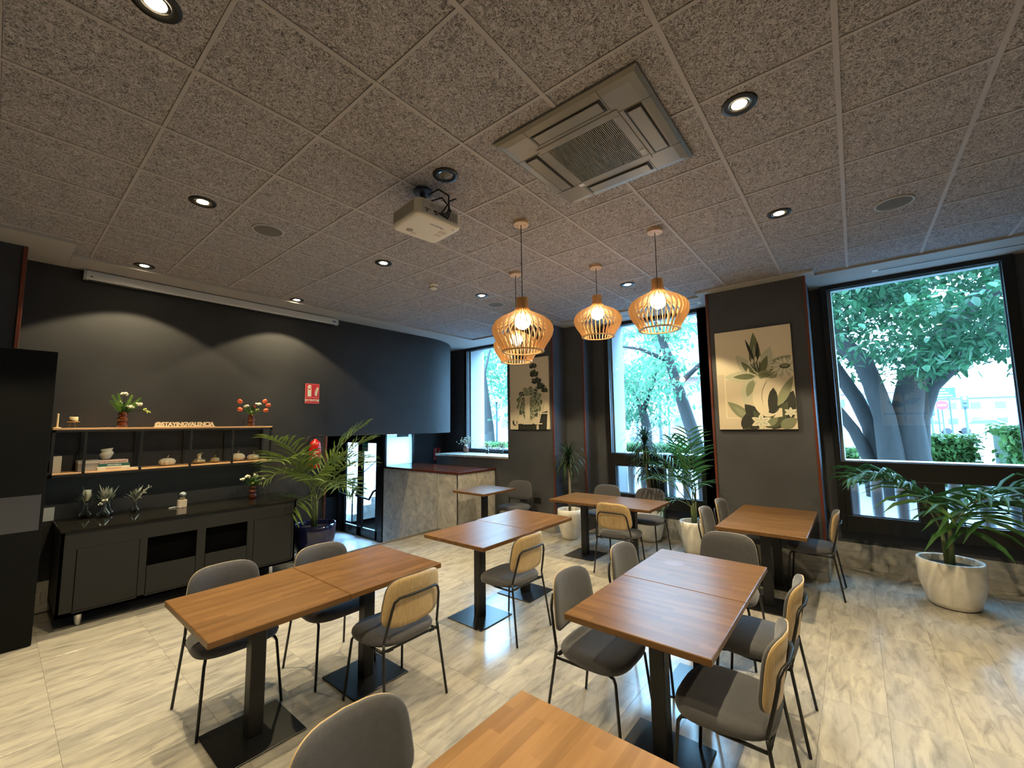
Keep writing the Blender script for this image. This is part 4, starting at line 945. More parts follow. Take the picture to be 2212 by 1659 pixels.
# ================================================================ SMALL THINGS ON SIDEBOARD, SHELF, LEDGE
ST, SL = 1.7725, 1.3375
def blob(mb, c, r, rnd, n=5, mi=0, fl_=.7):
    for q in range(n): mb.sphere((c[0] + rnd.uniform(-r, r), c[1] + rnd.uniform(-r, r), c[2] + rnd.uniform(-r, r) * fl_), r * rnd.uniform(.35, .55), 6, 4, mi)
def amber_vase(label, loc, s=1.0):
    t = thing('flower_vase', label, 'vase', loc)
    MB().lathe([(r * s, z * s) for r, z in ((.034, 0), (.040, .006), (.041, .05), (.030, .060), (.040, .072), (.047, .085), (.040, .098), (.030, .108), (.036, .118), (.036, .150), (.032, .150), (.031, .11), (.025, .1), (.034, .04), (.03, .01))], 24, cap1=False).build('vase_body', MT['amber'], t, smooth=True)
    return t
def stemflower(t, b, tip, mat, rnd, kind, s=1.0):
    b, tip = Vector(b), Vector(tip); mid = b.lerp(tip, .55) + Vector((0, 0, .02))
    MB().tube([b, mid, tip], .0022 * s, 5).build('flower_stem', MT['foliage'], t)
    if kind == 'tulip':
        d = (tip - mid).normalized(); ax = d.orthogonal().normalized(); ay = d.cross(ax); mb = MB()
        prof_ = [(.004, -.004), (.016, .004), (.022, .018), (.021, .034), (.015, .046)]; n = 12; vs = []
        for r, z in prof_:
            for q in range(n):
                rr_ = r * (1 + (.10 if q % 4 < 2 else -.04)) * s; vs.append(tip + ax * rr_ * math.cos(2*PI*q/n) + ay * rr_ * math.sin(2*PI*q/n) + d * (z + (.006 if (q % 4 == 1 and z > .04) else 0)) * s)
        mb.add(vs, [(j*n+q, j*n+(q+1) % n, (j+1)*n+(q+1) % n, (j+1)*n+q) for j in range(4) for q in range(n)] + [tuple(range(n))[::-1]])
        mb.build('bloom', mat, t, smooth=True)
    else:
        mb = MB(); blob(mb, tip, (.026 if kind == 'umbel' else .016) * s, rnd, 14 if kind == 'umbel' else 6, 0, .35 if kind == 'umbel' else .8); mb.build('bloom', mat, t, smooth=True)
def greens(t, rnd, c, n, ln, w_, mat, spread=1.0, zb=.6, nm='foliage'):
    mb = MB()
    for q in range(n):
        a = rnd.uniform(0, 2*PI); e = rnd.uniform(zb, 1.45); d = Vector((math.cos(a) * math.cos(e) * spread, math.sin(a) * math.cos(e) * spread, math.sin(e))).normalized(); l = ln * rnd.uniform(.5, 1.1)
        s = d.cross(Vector((0, 0, 1))); s = (s if s.length > .01 else Vector((1, 0, 0))).normalized(); p_ = Vector(c)
        k_ = rnd.uniform(.2, .5); p_ = p_ + d * l * k_; vs = []
        for ww in (.3, 1, .7, .05): vs += [p_ - s * w_ * ww, p_ + s * w_ * ww]; p_ = p_ + d * l * (1 - k_) / 3; d = (d + Vector((0, 0, -.12))).normalized()
        mb.add(vs, [(2*j, 2*j+1, 2*j+3, 2*j+2) for j in range(3)])
    mb.build(nm, mat, t)
rnd = random.Random(11)
v1 = amber_vase('ribbed amber glass vase of ferns and white blossoms on the shelf', (-4.94, .37, ST), 1.08)
for yy, zz, xx in ((-.10, .13, 0), (-.09, .19, .02), (.12, .17, .01), (.13, .12, .03), (.06, .20, -.02), (-.05, .21, .02)):
    b_ = Vector((0, 0, .155)); tp = Vector((xx, yy * 1.1, .155 + zz)); mb = MB(); d = tp - b_; s = d.cross(Vector((1, 0, 0))).normalized()
    mb.tube([b_, tp], .0015, 4)
    for q in range(16):
        f = .15 + .85 * q / 16; p_ = b_ + d * f; l = .03 * (1 - .75 * f) + .006
        for sg in (-1, 1): mb.add([p_ - d * .018, p_ + s * sg * l + d * .05 - Vector((0, 0, .004)), p_ + d * .03], [(0, 1, 2)])
    mb.build('fern', MT['fern'], v1)
greens(v1, rnd, (0, 0, .15), 40, .13, .008, MT['foliage'], 1.1, .2)
for tp, k_, mt in (((.0, .0, .36), 'umbel', 'whiteflower'), ((.02, .05, .22), 'umbel', 'whiteflower'), ((.02, .12, .25), 'umbel', 'whiteflower'), ((.03, .17, .19), 'bud', 'lime'), ((.03, .20, .17), 'bud', 'lime'), ((.0, -.02, .27), 'bud', 'whiteflower')): stemflower(v1, (0, 0, .15), tp, MT[mt], rnd, k_)
v2 = amber_vase('ribbed amber glass vase of coral tulips on the shelf', (-4.94, 1.61, ST), 1.0)
greens(v2, rnd, (0, 0, .14), 70, .15, .007, MT['foliage'], 1.0, .2)
for tp in ((.03, -.13, .30), (.03, -.12, .21), (.03, .12, .31), (.04, .155, .265), (.04, .125, .205)): stemflower(v2, (0, 0, .14), tp, MT['tulip'], rnd, 'tulip', 1.15)
for tp, k_, mt in (((.02, .07, .29), 'umbel', 'whiteflower'), ((.04, .05, .21), 'bud', 'lime'), ((.02, -.07, .26), 'umbel', 'whiteflower'), ((.04, -.01, .18), 'bud', 'lime'), ((.0, .03, .26), 'bud', 'red')): stemflower(v2, (0, 0, .14), tp, MT[mt], rnd, k_)
v3 = amber_vase('amber glass vase of lime and white flowers on the sideboard right end', (-4.78, 1.61, CT), 1.05)
greens(v3, rnd, (0, 0, .15), 80, .14, .008, MT['foliage'], 1.1, .2)
for tp, k_, mt in (((.05, -.02, .20), 'bud', 'lime'), ((.06, .06, .18), 'bud', 'lime'), ((.02, -.07, .28), 'umbel', 'whiteflower'), ((.02, -.12, .25), 'umbel', 'whiteflower'), ((0, .02, .29), 'bud', 'whiteflower'), ((.02, .10, .24), 'bud', 'whiteflower')): stemflower(v3, (0, 0, .15), tp, MT[mt], rnd, k_, 1.1)
greens(v3, rnd, (0, .04, .2), 5, .13, .009, MT['paledry'], .5, .9, 'feather')
# clear bud vases with dried flowers on the sideboard
for q, (x, y, lab) in enumerate(((-4.95, .145, 'round clear glass vase with a dried protea, leftmost on the sideboard'), (-4.83, .265, 'round clear glass vase with cream petals, front of the middle two on the sideboard'), (-4.97, .315, 'round clear glass vase with eucalyptus, rear of the middle two on the sideboard'), (-4.88, .51, 'round clear glass vase with a leaning dried spray beside the mirror ball lamp'))):
    t = thing('flower_vase', lab, 'vase', (x, y, CT)); s = (1, 1.12, .95, .92)[q]
    MB().lathe([(r * s, z * s) for r, z in ((.020, .0), (.034, .004), (.050, .022), (.048, .040), (.026, .068), (.016, .085), (.015, .125), (.018, .130))], 22, cap1=False).build('vase_body', MT['clear'], t, smooth=True)
    for k_ in range(4): a = k_ * 1.6 + q; MB().tube([(.012 * math.cos(a), .012 * math.sin(a), .008), (0, 0, .11 * s), (.03 * math.cos(a + 2), .03 * math.sin(a + 2), .19 * s)], .0020, 5).build('flower_stem', MT['paledry'], t)
    greens(t, rnd, (0, 0, .13 * s), 34, .12, .010, MT['sage'], 1.0, .5); greens(t, rnd, (0, 0, .14 * s), 16, .17, .009, MT['paledry'], .7, .8, 'dried_petals')
    if q == 0: mb = MB(); mb.lathe([(.010, .15), (.026, .18), (.034, .23), (.030, .27), (.018, .275)], 12).build('protea', MT['paledry'], t, smooth=True)
    if q == 1: mb = MB(); blob(mb, (.03, .0, .18), .022, rnd, 6); blob(mb, (.04, -.03, .14), .018, rnd, 5); mb.build('petals', MT['whiteflower'], t, smooth=True)
    if q == 3:
        mb = MB()
        for k_ in range(26): f = k_ / 26; mb.sphere((.02 + rnd.uniform(-.012, .012), .02 + f * .09 + rnd.uniform(-.014, .014), .15 + f * .12 + rnd.uniform(-.012, .012)), .008, 5, 4)
        mb.build('spray', MT['paledry'], t, smooth=True)
# table lamp with a mirrored globe
t = thing('table_lamp', 'small cube lamp with a mirrored globe bulb on the sideboard', 'lamp', (-4.80, .90, CT))
MB().cbox(-.032, -.038, 0, .032, .038, .085, .003).build('base', nmat('pale_wood_block', (.62, .53, .44), .5), t)
MB().lathe([(.020, .085), (.020, .094)], 16).build('bulb_socket', MT['gold'], t); MB().sphere((0, 0, .134), .042, 20, 14).build('globe', MT['chrome'], t, smooth=True)
MB().lathe([(.004, 0), (.004, .002)], 8).xf(tr(.0325, 0, .015) @ rot('Y', PI / 2)).build('switch', MT['rubber'], t)
MB().tube([(-.02, -.038, .01), (-.02, -.07, .006), (-.03, -.11, .005), (-.06, -.09, .005), (-.10, -.04, .005)], .0035, 6).build('power_lead', MT['white'], t, smooth=True)
# shelf top: candle holder, letter L, sign
t = thing('candle_stand', 'squat cream candle on a small three legged brass stand', 'candle', (-4.94, .005, ST))
MB().lathe([(.001, .058), (.045, .058), (.048, .062), (.047, .065), (.001, .064)], 24, cap0=False, cap1=False).build('dish', MT['gold'], t)
for q in range(3): a = q * 2.094 + .5; MB().tube([(.022 * math.cos(a), .022 * math.sin(a), .060), (.030 * math.cos(a), .030 * math.sin(a), .0015)], .0015, 5).build('leg', MT['gold'], t)
MB().lathe([(.031, .065), (.032, .07), (.032, .108), (.029, .111), (.001, .109)], 22, cap1=False).build('wax', MT['candle'], t, smooth=True); MB().tube([(0, 0, .109), (.001, 0, .118)], .001, 4).build('wick', MT['rubber'], t)
t = thing('candle_holder', 'slim L shaped cream candle holder at the left end of the shelf', 'candle holder', (-4.94, -.105, ST))
MB().lathe([(.03, 0), (.03, .006), (.008, .010)], 18).build('foot', MT['candle'], t); MB().lathe([(.009, .010), (.009, .14), (.007, .142)], 14).build('taper', MT['candle'], t)
t = thing('letter_sign', 'pale wooden block letters reading @STAYINGVALENCIA on the shelf', 'sign', (-4.93, .63, ST))
mb = MB().box(-.02, 0, 0, .02, .575, .010); mb.build('base_bar', MT['letters'], t)
tx = text_mb('@STAYINGVALENCIA', .062, .008, 'LEFT', .0030, .93); ws = max(p_[0] for p_ in tx.v) - min(p_[0] for p_ in tx.v)
tx.xf(Matrix.Diagonal((.565 / ws, 1, 1, 1))); tx.xf(tr(0, .006, .011) @ WL); tx.build('lettering', MT['letters'], t)
# shelf lower level
o = MB().cbox(-4.985, -.125, SL, -4.90, -.055, SL + .16, .002); t = thing('pillar_candle', 'tall white block candle at the left end of the lower shelf', 'candle'); o.build('wax', MT['ceram'], t); MB().tube([(-4.942, -.09, SL + .16), (-4.942, -.09, SL + .168)], .001, 4).build('wick', MT['rubber'], t)
t = thing('storage_box', 'pale card box left of the cookbook stack on the shelf', 'box', (-4.95, .155, SL)); MB().cbox(-.10, -.10, 0, .10, .06, .075, .003).build('body', nmat('card_grey', (.34, .31, .27), .8), t); MB().cbox(-.104, -.104, .075, .104, .064, .105, .003).build('lid', nmat('card_cream', (.50, .45, .38), .8), t)
def book(label, x, y, z, h, ln, wd, mc, txt, tc, rz=0):
    t = thing('book', label, 'book', (x, y, z), rz, 'cookbooks stacked on the lower shelf')
    MB().cbox(-wd / 2, -ln / 2, 0, wd / 2, ln / 2, h, .0025).build('cover', nmat('cover_' + txt.split()[0].lower() if txt else 'cover_plain', mc, .6), t)
    MB().box(-wd / 2 - .0008, -ln / 2 - .0008, .004, wd / 2 - .01, ln / 2 + .0008, h - .004).build('pages', MT['ceram'], t)
    if txt: tm = text_mb(txt, h * .62, 0, 'CENTER', .0004); tm.xf(tr(wd / 2 + .0006, 0, h * .28) @ WL); tm.build('lettering', nmat('ink', tc, .6), t)
book('cream cookbook with orange lettering at the bottom of the stack', -4.93, .315, SL, .036, .25, .19, (.62, .58, .46), 'BREAKFAST', (.55, .16, .04))
book('green cookbook in the middle of the stack', -4.93, .318, SL + .0362, .030, .235, .18, (.02, .10, .075), 'VERDUPEDIA', (.75, .78, .72))
book('pink cookbook under the ceramic vase', -4.93, .316, SL + .0664, .034, .215, .18, (.58, .42, .36), 'THE ITALIAN BAKERY', (.10, .07, .06))
book('thin pale book lying open at the right of the stack', -4.90, .475, SL, .012, .13, .10, (.60, .57, .48), '', (0, 0, 0))
t = thing('ceramic_vase', 'tilted rough white ceramic vase on top of the cookbooks', 'vase', (-4.93, .265, SL + .1006))
MB().lathe([(.026, 0), (.034, .010), (.052, .045), (.056, .058), (.044, .075), (.040, .088), (.048, .108), (.045, .108), (.036, .09), (.05, .058), (.03, .012)], 26, cap1=False).xf(Matrix(((1, 0, 0, 0), (0, 1, 0, 0), (0, .16, 1, 0), (0, 0, 0, 1)))).xf(tr(0, 0, .0058)).build('vase_body', MT['ceram'], t, smooth=True)
def pumpkin(label, x, y, r, h, mat, stem=True, ribs=9, sc_=1, mats=None):
    t = thing('decorative_pumpkin', label, 'pumpkin', (x, y, SL)); n = 54; m_ = 12; vs = []
    for j in range(m_ + 1):
        a = PI * j / m_; rr_ = math.sin(a) ** .75; z = h * .5 * (1 - math.cos(a) * (1 if j < m_ else .8))
        for q in range(n): f = 1 - .12 * abs(math.cos(ribs * PI * q / n)) ** 6; vs.append((r * rr_ * f * math.cos(2*PI*q/n), r * rr_ * f * math.sin(2*PI*q/n), z))
    MB().add(vs, [(j*n+q, j*n+(q+1) % n, (j+1)*n+(q+1) % n, (j+1)*n+q) for j in range(m_) for q in range(n)]).build('body', mat, t, smooth=True)
    MB().tube([(0, 0, h * .93), (.0, .003, h + .012), (0, .012, h + .03)], [.009, .006, .004], 8).build('stalk', mats or MT['bark'], t, smooth=True); return t
m = MT['knit'] = nmat('knit_white', (.58, .52, .42), .85); v = coords(m); bump(m, noise(m, v, 150, 2), .8, .004); base(m, mixc(m, noise(m, v, 90, 3), (.46, .40, .30), (.70, .64, .52)))
pumpkin('white ribbed pumpkin alone in the third bay of the shelf', -4.93, .77, .078, .085, MT['knit'])
pumpkin('large white textured pumpkin in the right bay of the shelf', -4.94, 1.475, .080, .098, MT['knit'])
pumpkin('small white ribbed pumpkin at the right end of the shelf', -4.92, 1.645, .068, .075, MT['knit'])
MT['smoke'] = nmat('mercury_glass', (.55, .48, .33), .12, .75)
g1 = pumpkin('gourd shaped mirrored glass ornament with a gold leaf', -4.94, 1.07, .066, .060, MT['smoke'], mats=MT['gold'])
MB().lathe([(.036, .055), (.018, .072), (.022, .085), (.028, .096), (.020, .112), (.004, .118)], 20, cap0=False).build('upper_gourd', MT['smoke'], g1, smooth=True); MB().add([(0, 0, .118), (0, .02, .128), (0, .05, .122), (0, .025, .116)], [(0, 1, 2, 3)]).build('leaf', MT['gold'], g1)
pumpkin('mirrored glass pumpkin ornament beside the gourd', -4.92, 1.225, .052, .068, MT['smoke'], mats=MT['gold'])
# ledge vases
for q, (x, y, lab, s) in enumerate(((-5.30, 5.86, 'brown and cream ceramic vase with a large dried bouquet on the ledge', 1.25), (-4.61, 5.78, 'small clear jar with dried flowers in the middle of the ledge', .85), (-4.33, 5.90, 'small clear jar with dried flowers at the right of the ledge', .82))):
    t = thing('flower_vase', lab, 'vase', (x, y, 1.1755))
    if q == 0: MB().lathe([(.05, 0), (.058, .01), (.056, .10), (.036, .14), (.034, .165)], 10).build('vase_body', nmat('brown_facet', (.19, .075, .05), .4), t); MB().lathe([(.0365, .139), (.0345, .168)], 10, cap0=False, cap1=False).build('neck', MT['cream'], t)
    else: MB().lathe([(.030, 0), (.034, .004), (.034, .075), (.030, .085), (.032, .095)], 18, cap1=False).build('vase_body', MT['clear'], t, smooth=True)
    z = .15 if q == 0 else .085
    greens(t, rnd, (0, 0, z), 60, .17 * s, .006, MT['dried'], 1.0, .3, 'dried_stems'); mb = MB()
    for k_ in range(46): a, e = rnd.uniform(0, 6.28), rnd.uniform(.2, 1.4); l = rnd.uniform(.07, .17) * s; mb.sphere((l * math.cos(a) * math.cos(e), l * math.sin(a) * math.cos(e), z + l * math.sin(e)), .011 * s, 5, 4)
    mb.build('dried_blooms', MT['paledry'], t, smooth=True)['kind'] = 'stuff'
# ================================================================ OUTSIDE
GZ = .30
MT['paving'] = nmat('street_paving', (.17, .167, .167), .9); MT['brick'] = nmat('brick_facade', (.17, .10, .085), .9); MT['facade'] = nmat('pale_facade', (.20, .19, .185), .9)
MT['trunk'] = nmat('tree_bark', (.11, .095, .082), .95); v = coords(MT['trunk'], scale=(3, 3, .8)); n_ = noise(MT['trunk'], v, 4, 6, .7); base(MT['trunk'], mixc(MT['trunk'], n_, (.006, .0055, .005), (.026, .0235, .021)))
MT['treeleaf'] = leafm('ficus_leaf', (.012, .046, .020), (.030, .090, .036), .38, .9); MT['treeleaf2'] = leafm('street_tree_leaf', (.045, .135, .070), (.10, .23, .125), .45, .9); MT['hedge'] = leafm('hedge_leaf', (.04, .10, .025), (.09, .165, .042), .35, 2)
MT['iron'] = nmat('cast_iron', (.035, .045, .05), .5); MT['asphalt'] = nmat('asphalt', (.13, .13, .14), .9); MT['carglass'] = nmat('car_glass', (.03, .04, .05), .1); MT['tyre'] = nmat('tyre', (.02, .02, .02), .8)
struct(MB().box(-60, 6.3, GZ - .3, 60, 30, GZ).build('ground_pavement', MT['paving']), 'pale pavement outside')
struct(MB().box(-120, 30, GZ - .32, 120, 140, GZ - .02).build('ground_road', MT['asphalt']), 'grey road across the square')
struct(MB().box(-30, -6, -1.2, -9.2, 6.3, -.63).build('ground_court', MT['paving']), 'paving beyond the entrance')
def leaves(mb, rnd, c, R_, n, s, sq=(1, 1, .7)):
    for q in range(n):
        while 1:
            p_ = Vector((rnd.uniform(-1, 1), rnd.uniform(-1, 1), rnd.uniform(-1, 1)))
            if p_.length < 1: break
        p_ = Vector((c[0] + p_.x * R_ * sq[0], c[1] + p_.y * R_ * sq[1], c[2] + p_.z * R_ * sq[2]))
        a = rnd.uniform(0, 6.28); e = rnd.uniform(-1.3, .15); d = Vector((math.cos(a) * math.cos(e), math.sin(a) * math.cos(e), math.sin(e))); l = s * rnd.uniform(.7, 1.25)
        sd = d.cross(Vector((rnd.uniform(-.4, .4), rnd.uniform(-.4, .4), 1))).normalized() * l * .27; nn = sd.cross(d).normalized() * l * .07
        mb.add([p_, p_ + d * l * .35 + sd + nn, p_ + d * l * .8 + sd * .6 + nn, p_ + d * l, p_ + d * l * .8 - sd * .6 + nn, p_ + d * l * .35 - sd + nn, p_ + d * l * .5], [(0, 1, 2, 6), (2, 3, 6), (3, 4, 6), (4, 5, 0, 6)])
def tree(label, trunks, clumps, seed, leafmat, s, name='tree'):
    rnd = random.Random(seed); t = thing(name, label, 'tree')
    for pts, rs in trunks: MB().tube(pts, rs, 12).build('limb', MT['trunk'], t, smooth=True)
    mb = MB()
    for c, R_, n, sq in clumps: leaves(mb, rnd, c, R_, n, s, sq)
    f = mb.build('foliage', leafmat, t); f['kind'] = 'stuff'; return t
rnd = random.Random(21); cl = []
for q in range(250):      # crown of the big fig: many clumps
    x, y = rnd.uniform(-.9, 7.5), rnd.uniform(8.2, 15.0); zmin = 2.9 + .10 * abs(x - 2) + .05 * (y - 9) ; z = rnd.uniform(zmin, zmin + 3.4)
    cl.append(((x, y, z), rnd.uniform(.6, 1.0), 130, (1, 1, .55)))
for q in range(40):
    x = rnd.uniform(1.9, 5.5); cl.append(((x, rnd.uniform(7.6, 10.5), rnd.uniform(2.55, 3.8)), rnd.uniform(.35, .6), 60, (1, 1, .5)))
tree('large spreading fig tree with several leaning trunks outside the right window',
     [([(1.36, 10.2, .3), (1.30, 10.2, 1.03), (1.12, 10.1, 1.56), (.87, 10.0, 2.01), (.60, 9.9, 2.45), (.1, 9.8, 3.3)], [.15, .12, .10, .09, .09, .08]),
      ([(1.50, 10.3, .3), (1.46, 10.3, 1.04), (1.37, 10.3, 1.64), (1.2, 10.3, 2.18), (.92, 10.3, 2.79), (.3, 10.3, 3.8)], [.22, .17, .14, .13, .13, .10]),
      ([(1.68, 10.0, .3), (1.62, 10, 1.04), (1.58, 10, 1.81), (1.46, 10, 2.43), (1.34, 10, 2.89), (.93, 10, 3.45), (.2, 10.2, 4.6)], [.26, .20, .17, .16, .16, .15, .10]),
      ([(1.95, 10.2, .3), (1.90, 10.2, 1.05), (1.89, 10.2, 1.81), (2.0, 10.2, 2.39), (2.26, 10.2, 2.96), (2.9, 10.3, 3.8), (4.2, 10.6, 4.6)], [.38, .28, .24, .21, .18, .15, .10]),
      ([(2.05, 10.5, .3), (1.98, 10.5, 1.06), (2.05, 10.4, 1.8), (2.25, 10.3, 2.37), (2.8, 10.2, 3.0), (3.8, 10.0, 3.6)], [.30, .22, .19, .16, .13, .09])],
     cl, 31, MT['treeleaf'], .155, 'fig_tree')
rnd = random.Random(23); cl = []
for q in range(46): cl.append(((rnd.uniform(-5.2, -2.4), rnd.uniform(11.5, 15), rnd.uniform(2.3, 6.8)), rnd.uniform(.5, .9), 75, (1, 1, .7)))
tree('street tree with a thick leaning trunk outside the middle window', [([(-2.5, 13, .2), (-2.55, 13, .68), (-2.74, 13, 1.51), (-2.93, 13, 2.22), (-3.12, 13, 2.96), (-3.39, 13, 4.03), (-3.9, 13, 5.6)], [.24, .21, .19, .18, .16, .13, .08]),
      ([(-3.12, 13, 2.9), (-2.3, 12.7, 3.5), (-1.6, 12.4, 4.3)], [.09, .06, .03]), ([(-3.3, 13, 3.7), (-4.2, 12.8, 4.2), (-5.1, 12.6, 4.4)], [.08, .05, .03])], cl, 33, MT['treeleaf2'], .16, 'street_tree')
rnd = random.Random(25); cl = []
for q in range(40): cl.append(((rnd.uniform(-7.4, -4.0), rnd.uniform(13.5, 17), rnd.uniform(1.9, 4.4)), rnd.uniform(.45, .8), 70, (1, 1, .7)))
tree('leafy street tree with a pale forked trunk in the centre of the middle window', [([(-4.9, 15, .2), (-4.95, 15, 1.65), (-5.11, 15, 2.4)], [.2, .17, .14]), ([(-5.05, 15, 2.2), (-5.6, 15, 3.2), (-6.3, 15, 4.6)], [.10, .07, .03]), ([(-5.05, 15, 2.2), (-4.6, 15, 3.3), (-4.2, 15, 4.8)], [.10, .07, .03])], cl, 35, MT['treeleaf2'], .17, 'street_tree')
rnd = random.Random(27); cl = []
for q in range(16): cl.append(((rnd.uniform(-9.0, -6.8), rnd.uniform(17, 20), rnd.uniform(2.0, 6.6)), rnd.uniform(.5, .8), 26, (1, 1, .7)))
tree('young bare branched tree at the left of the middle window', [([(-7.25, 18, .2), (-7.23, 18, 1.2), (-7.13, 18, 1.96)], [.12, .10, .08]), ([(-7.13, 18, 1.9), (-7.5, 18, 2.8), (-8.3, 18, 4.4), (-8.9, 18, 5.4)], [.06, .05, .03, .015]), ([(-7.13, 18, 1.9), (-6.7, 18, 2.6), (-6.2, 18, 4.2)], [.06, .045, .02]), ([(-7.5, 18, 2.8), (-7.2, 18, 4.0), (-7.4, 18, 5.6)], [.04, .03, .015])], cl, 37, MT['treeleaf2'], .16, 'street_tree')
rnd = random.Random(29); cl = []
for q in range(100): cl.append(((rnd.uniform(-18.5, -10.0), rnd.uniform(15.5, 20), rnd.uniform(2.4, 9.0)), rnd.uniform(.8, 1.3), 90, (1, 1, .8)))
tree('green street tree filling the narrow left window', [([(-12.64, 14, .2), (-12.62, 14, 1.4), (-12.56, 14, 2.6), (-12.43, 14.2, 4.35), (-12.2, 14.5, 6)], [.10, .09, .08, .06, .04]), ([(-13.8, 16, .2), (-13.8, 16, .75), (-13.86, 16, 1.72), (-14.05, 16, 2.7), (-14.3, 16, 4.5)], [.34, .30, .26, .25, .2])], cl, 39, MT['treeleaf2'], .24, 'street_tree')
def hedge(label, x0, x1, y0, y1, h, seed):
    rnd = random.Random(seed); t = thing('hedge', label, 'hedge'); mb = MB(); V_ = (x1 - x0) * (y1 - y0) * h
    for q in range(int(min(5200, 1700 * max(x1 - x0, .5) * h))):
        p_ = [rnd.uniform(x0, x1), rnd.uniform(y0, y1), rnd.uniform(GZ, GZ + h)]; f = rnd.random()
        if f < .55: p_[1] = y0 + rnd.uniform(-.06, .06)
        elif f < .85: p_[2] = GZ + h + rnd.uniform(-.08, .08)
        leaves(mb, rnd, p_, .02, 1, .13)
    o = mb.build('foliage', MT['hedge'], t); o['kind'] = 'stuff'
    MB().box(x0 + .08, y0 + .08, GZ + .001, x1 - .08, y1 - .08, GZ + h - .1).build('core', MT['foliage'], t)
hedge('trimmed hedge right of the fig tree trunk', 2.30, 3.15, 12.6, 13.5, 1.05, 1); hedge('taller trimmed hedge at the right of the right window', 3.35, 6.0, 12.0, 13.2, 1.25, 2); hedge('low hedge left of the fig tree trunks', -.4, 1.25, 12.2, 13.2, .75, 3)
hedge('long low hedge outside the middle window', -8.3, -2.9, 16.5, 17.5, .55, 4); hedge('low hedge outside the narrow left window', -15.2, -10.8, 13.2, 14.2, .65, 5)
def lamp_post(label, x, y, h, r):
    t = thing('street_lamp', label, 'street lamp', (x, y, GZ))
    MB().lathe([(r * 2.4, 0), (r * 2.4, .18), (r * 1.6, .3), (r * 2.0, .42), (r * 1.2, .6), (r, .9), (r * .8, h)], 14).build('post', MT['iron'], t, smooth=True)
    MB().lathe([(.06, h), (.20, h + .12), (.26, h + .38), (.06, h + .55), (.02, h + .62)], 14).build('lantern', MT['iron'], t)
lamp_post('dark street lamp post in the middle of the middle window', -6.2, 20, 5.2, .085); lamp_post('thin dark street lamp post right of the main one', -7.82, 26, 3.2, .06); lamp_post('short dark street lamp post left of the main one', -8.2, 22, 3.1, .07)
t = thing('street_lamp', 'blue grey street lamp with a hat shaped shade outside the narrow left window', 'street lamp', (-14.18, 17, GZ))
MB().lathe([(.12, 0), (.12, .3), (.07, .4), (.055, 2.75)], 12).build('post', MT['iron'], t); MB().lathe([(.34, 2.72), (.30, 2.80), (.12, 2.95), (.05, 3.05)], 16).build('lamp_shade', nmat('lamp_shade_blue', (.35, .42, .5), .5), t)
t = thing('litter_bin', 'grey litter bin by the young tree', 'bin', (-6.9, 18.6, GZ)); MB().lathe([(.20, 0), (.26, .75), (.28, .78)], 14).build('bin_body', nmat('bin_grey', (.20, .26, .26), .6), t); MB().lathe([(.29, .781), (.2, .86)], 14).build('lid', MT['iron'], t)
def building(label, x0, x1, y, h, mat, rows, cols, fh, wmat='pane'):
    t = thing('apartment_building', label, 'building'); MB().box(x0, y, GZ - .3, x1, y + 10, h).build('wall', mat, t); MB().box(x0 - .3, y - .3, h, x1 + .3, y + 10, h + .5).build('roof', MT['facade'], t)
    gm = nmat('far_window', (.06, .09, .11), .2); fm = nmat('far_frame', (.36, .36, .36), .8); w_ = (x1 - x0) / cols
    for r in range(rows):
        z = GZ + fh * (r + .3)
        for c in range(cols):
            x = x0 + w_ * (c + .25); f = MB().box(x, y - .06, z, x + w_ * .5, y - .005, z + fh * .5).build('window', fm, t); MB().box(x + .08, y - .08, z + .08, x + w_ * .5 - .08, y - .062, z + fh * .5 - .08).build('pane', gm, f)
        if r and r % 2 == 0: MB().box(x0 + .5, y - 1.0, z - .5, x1 - .5, y - .09, z - .3).build('balcony', MT['extwhite'], t)
building('red brick apartment block behind the trees of the middle window', -30, -6, 50, 19, MT['brick'], 6, 7, 3.1)
building('pale long building across the square, seen through the right window', 6, 26, 82, 4.6, MT['facade'], 2, 9, 2.1)
building('pink low building behind the parked cars', -6, 5.6, 70, 5.2, nmat('pink_facade', (.30, .18, .16), .9), 2, 5, 2.4)
building('pale blue apartment block left of the brick one', -62, -32, 52, 17, nmat('blue_facade', (.22, .26, .30), .9), 5, 7, 3.2)
def car(label, x, y, col, rz=0):
    t = thing('parked_car', label, 'car', (x, y, GZ - .02), rz); cm = nmat('car_paint', col, .25)
    prof_ = [(-2.1, .3), (-2.15, .75), (-1.9, .92), (-1.35, .98), (-.75, 1.42), (.75, 1.45), (1.55, .98), (2.05, .88), (2.12, .35)]
    mb = MB(); n = len(prof_); mb.add([(a, -.85, z) for a, z in prof_] + [(a, .85, z) for a, z in prof_], [tuple(range(n)), tuple(range(n, 2*n))[::-1]] + [(q, (q+1) % n, n+(q+1) % n, n+q) for q in range(n)]); mb.build('body', cm, t, bev=.05)
    MB().add([(-1.15, -.856, 1.0), (1.35, -.856, 1.0), (.70, -.856, 1.38), (-.72, -.856, 1.36)], [(0, 1, 2, 3)]).build('side_window', MT['carglass'], t)
    MB().add([(1.50, -.7, 1.02), (1.50, .7, 1.02), (.82, .65, 1.44), (.82, -.65, 1.44)], [(0, 1, 2, 3)]).xf(tr(.02, 0, .02)).build('windscreen', MT['carglass'], t)
    for a in (-1.3, 1.35):
        for s in (-.8, .8): MB().lathe([(.33, -.1), (.33, .1)], 16).xf(tr(a, s, .33) @ rot('X', PI / 2)).build('wheel', MT['tyre'], t)
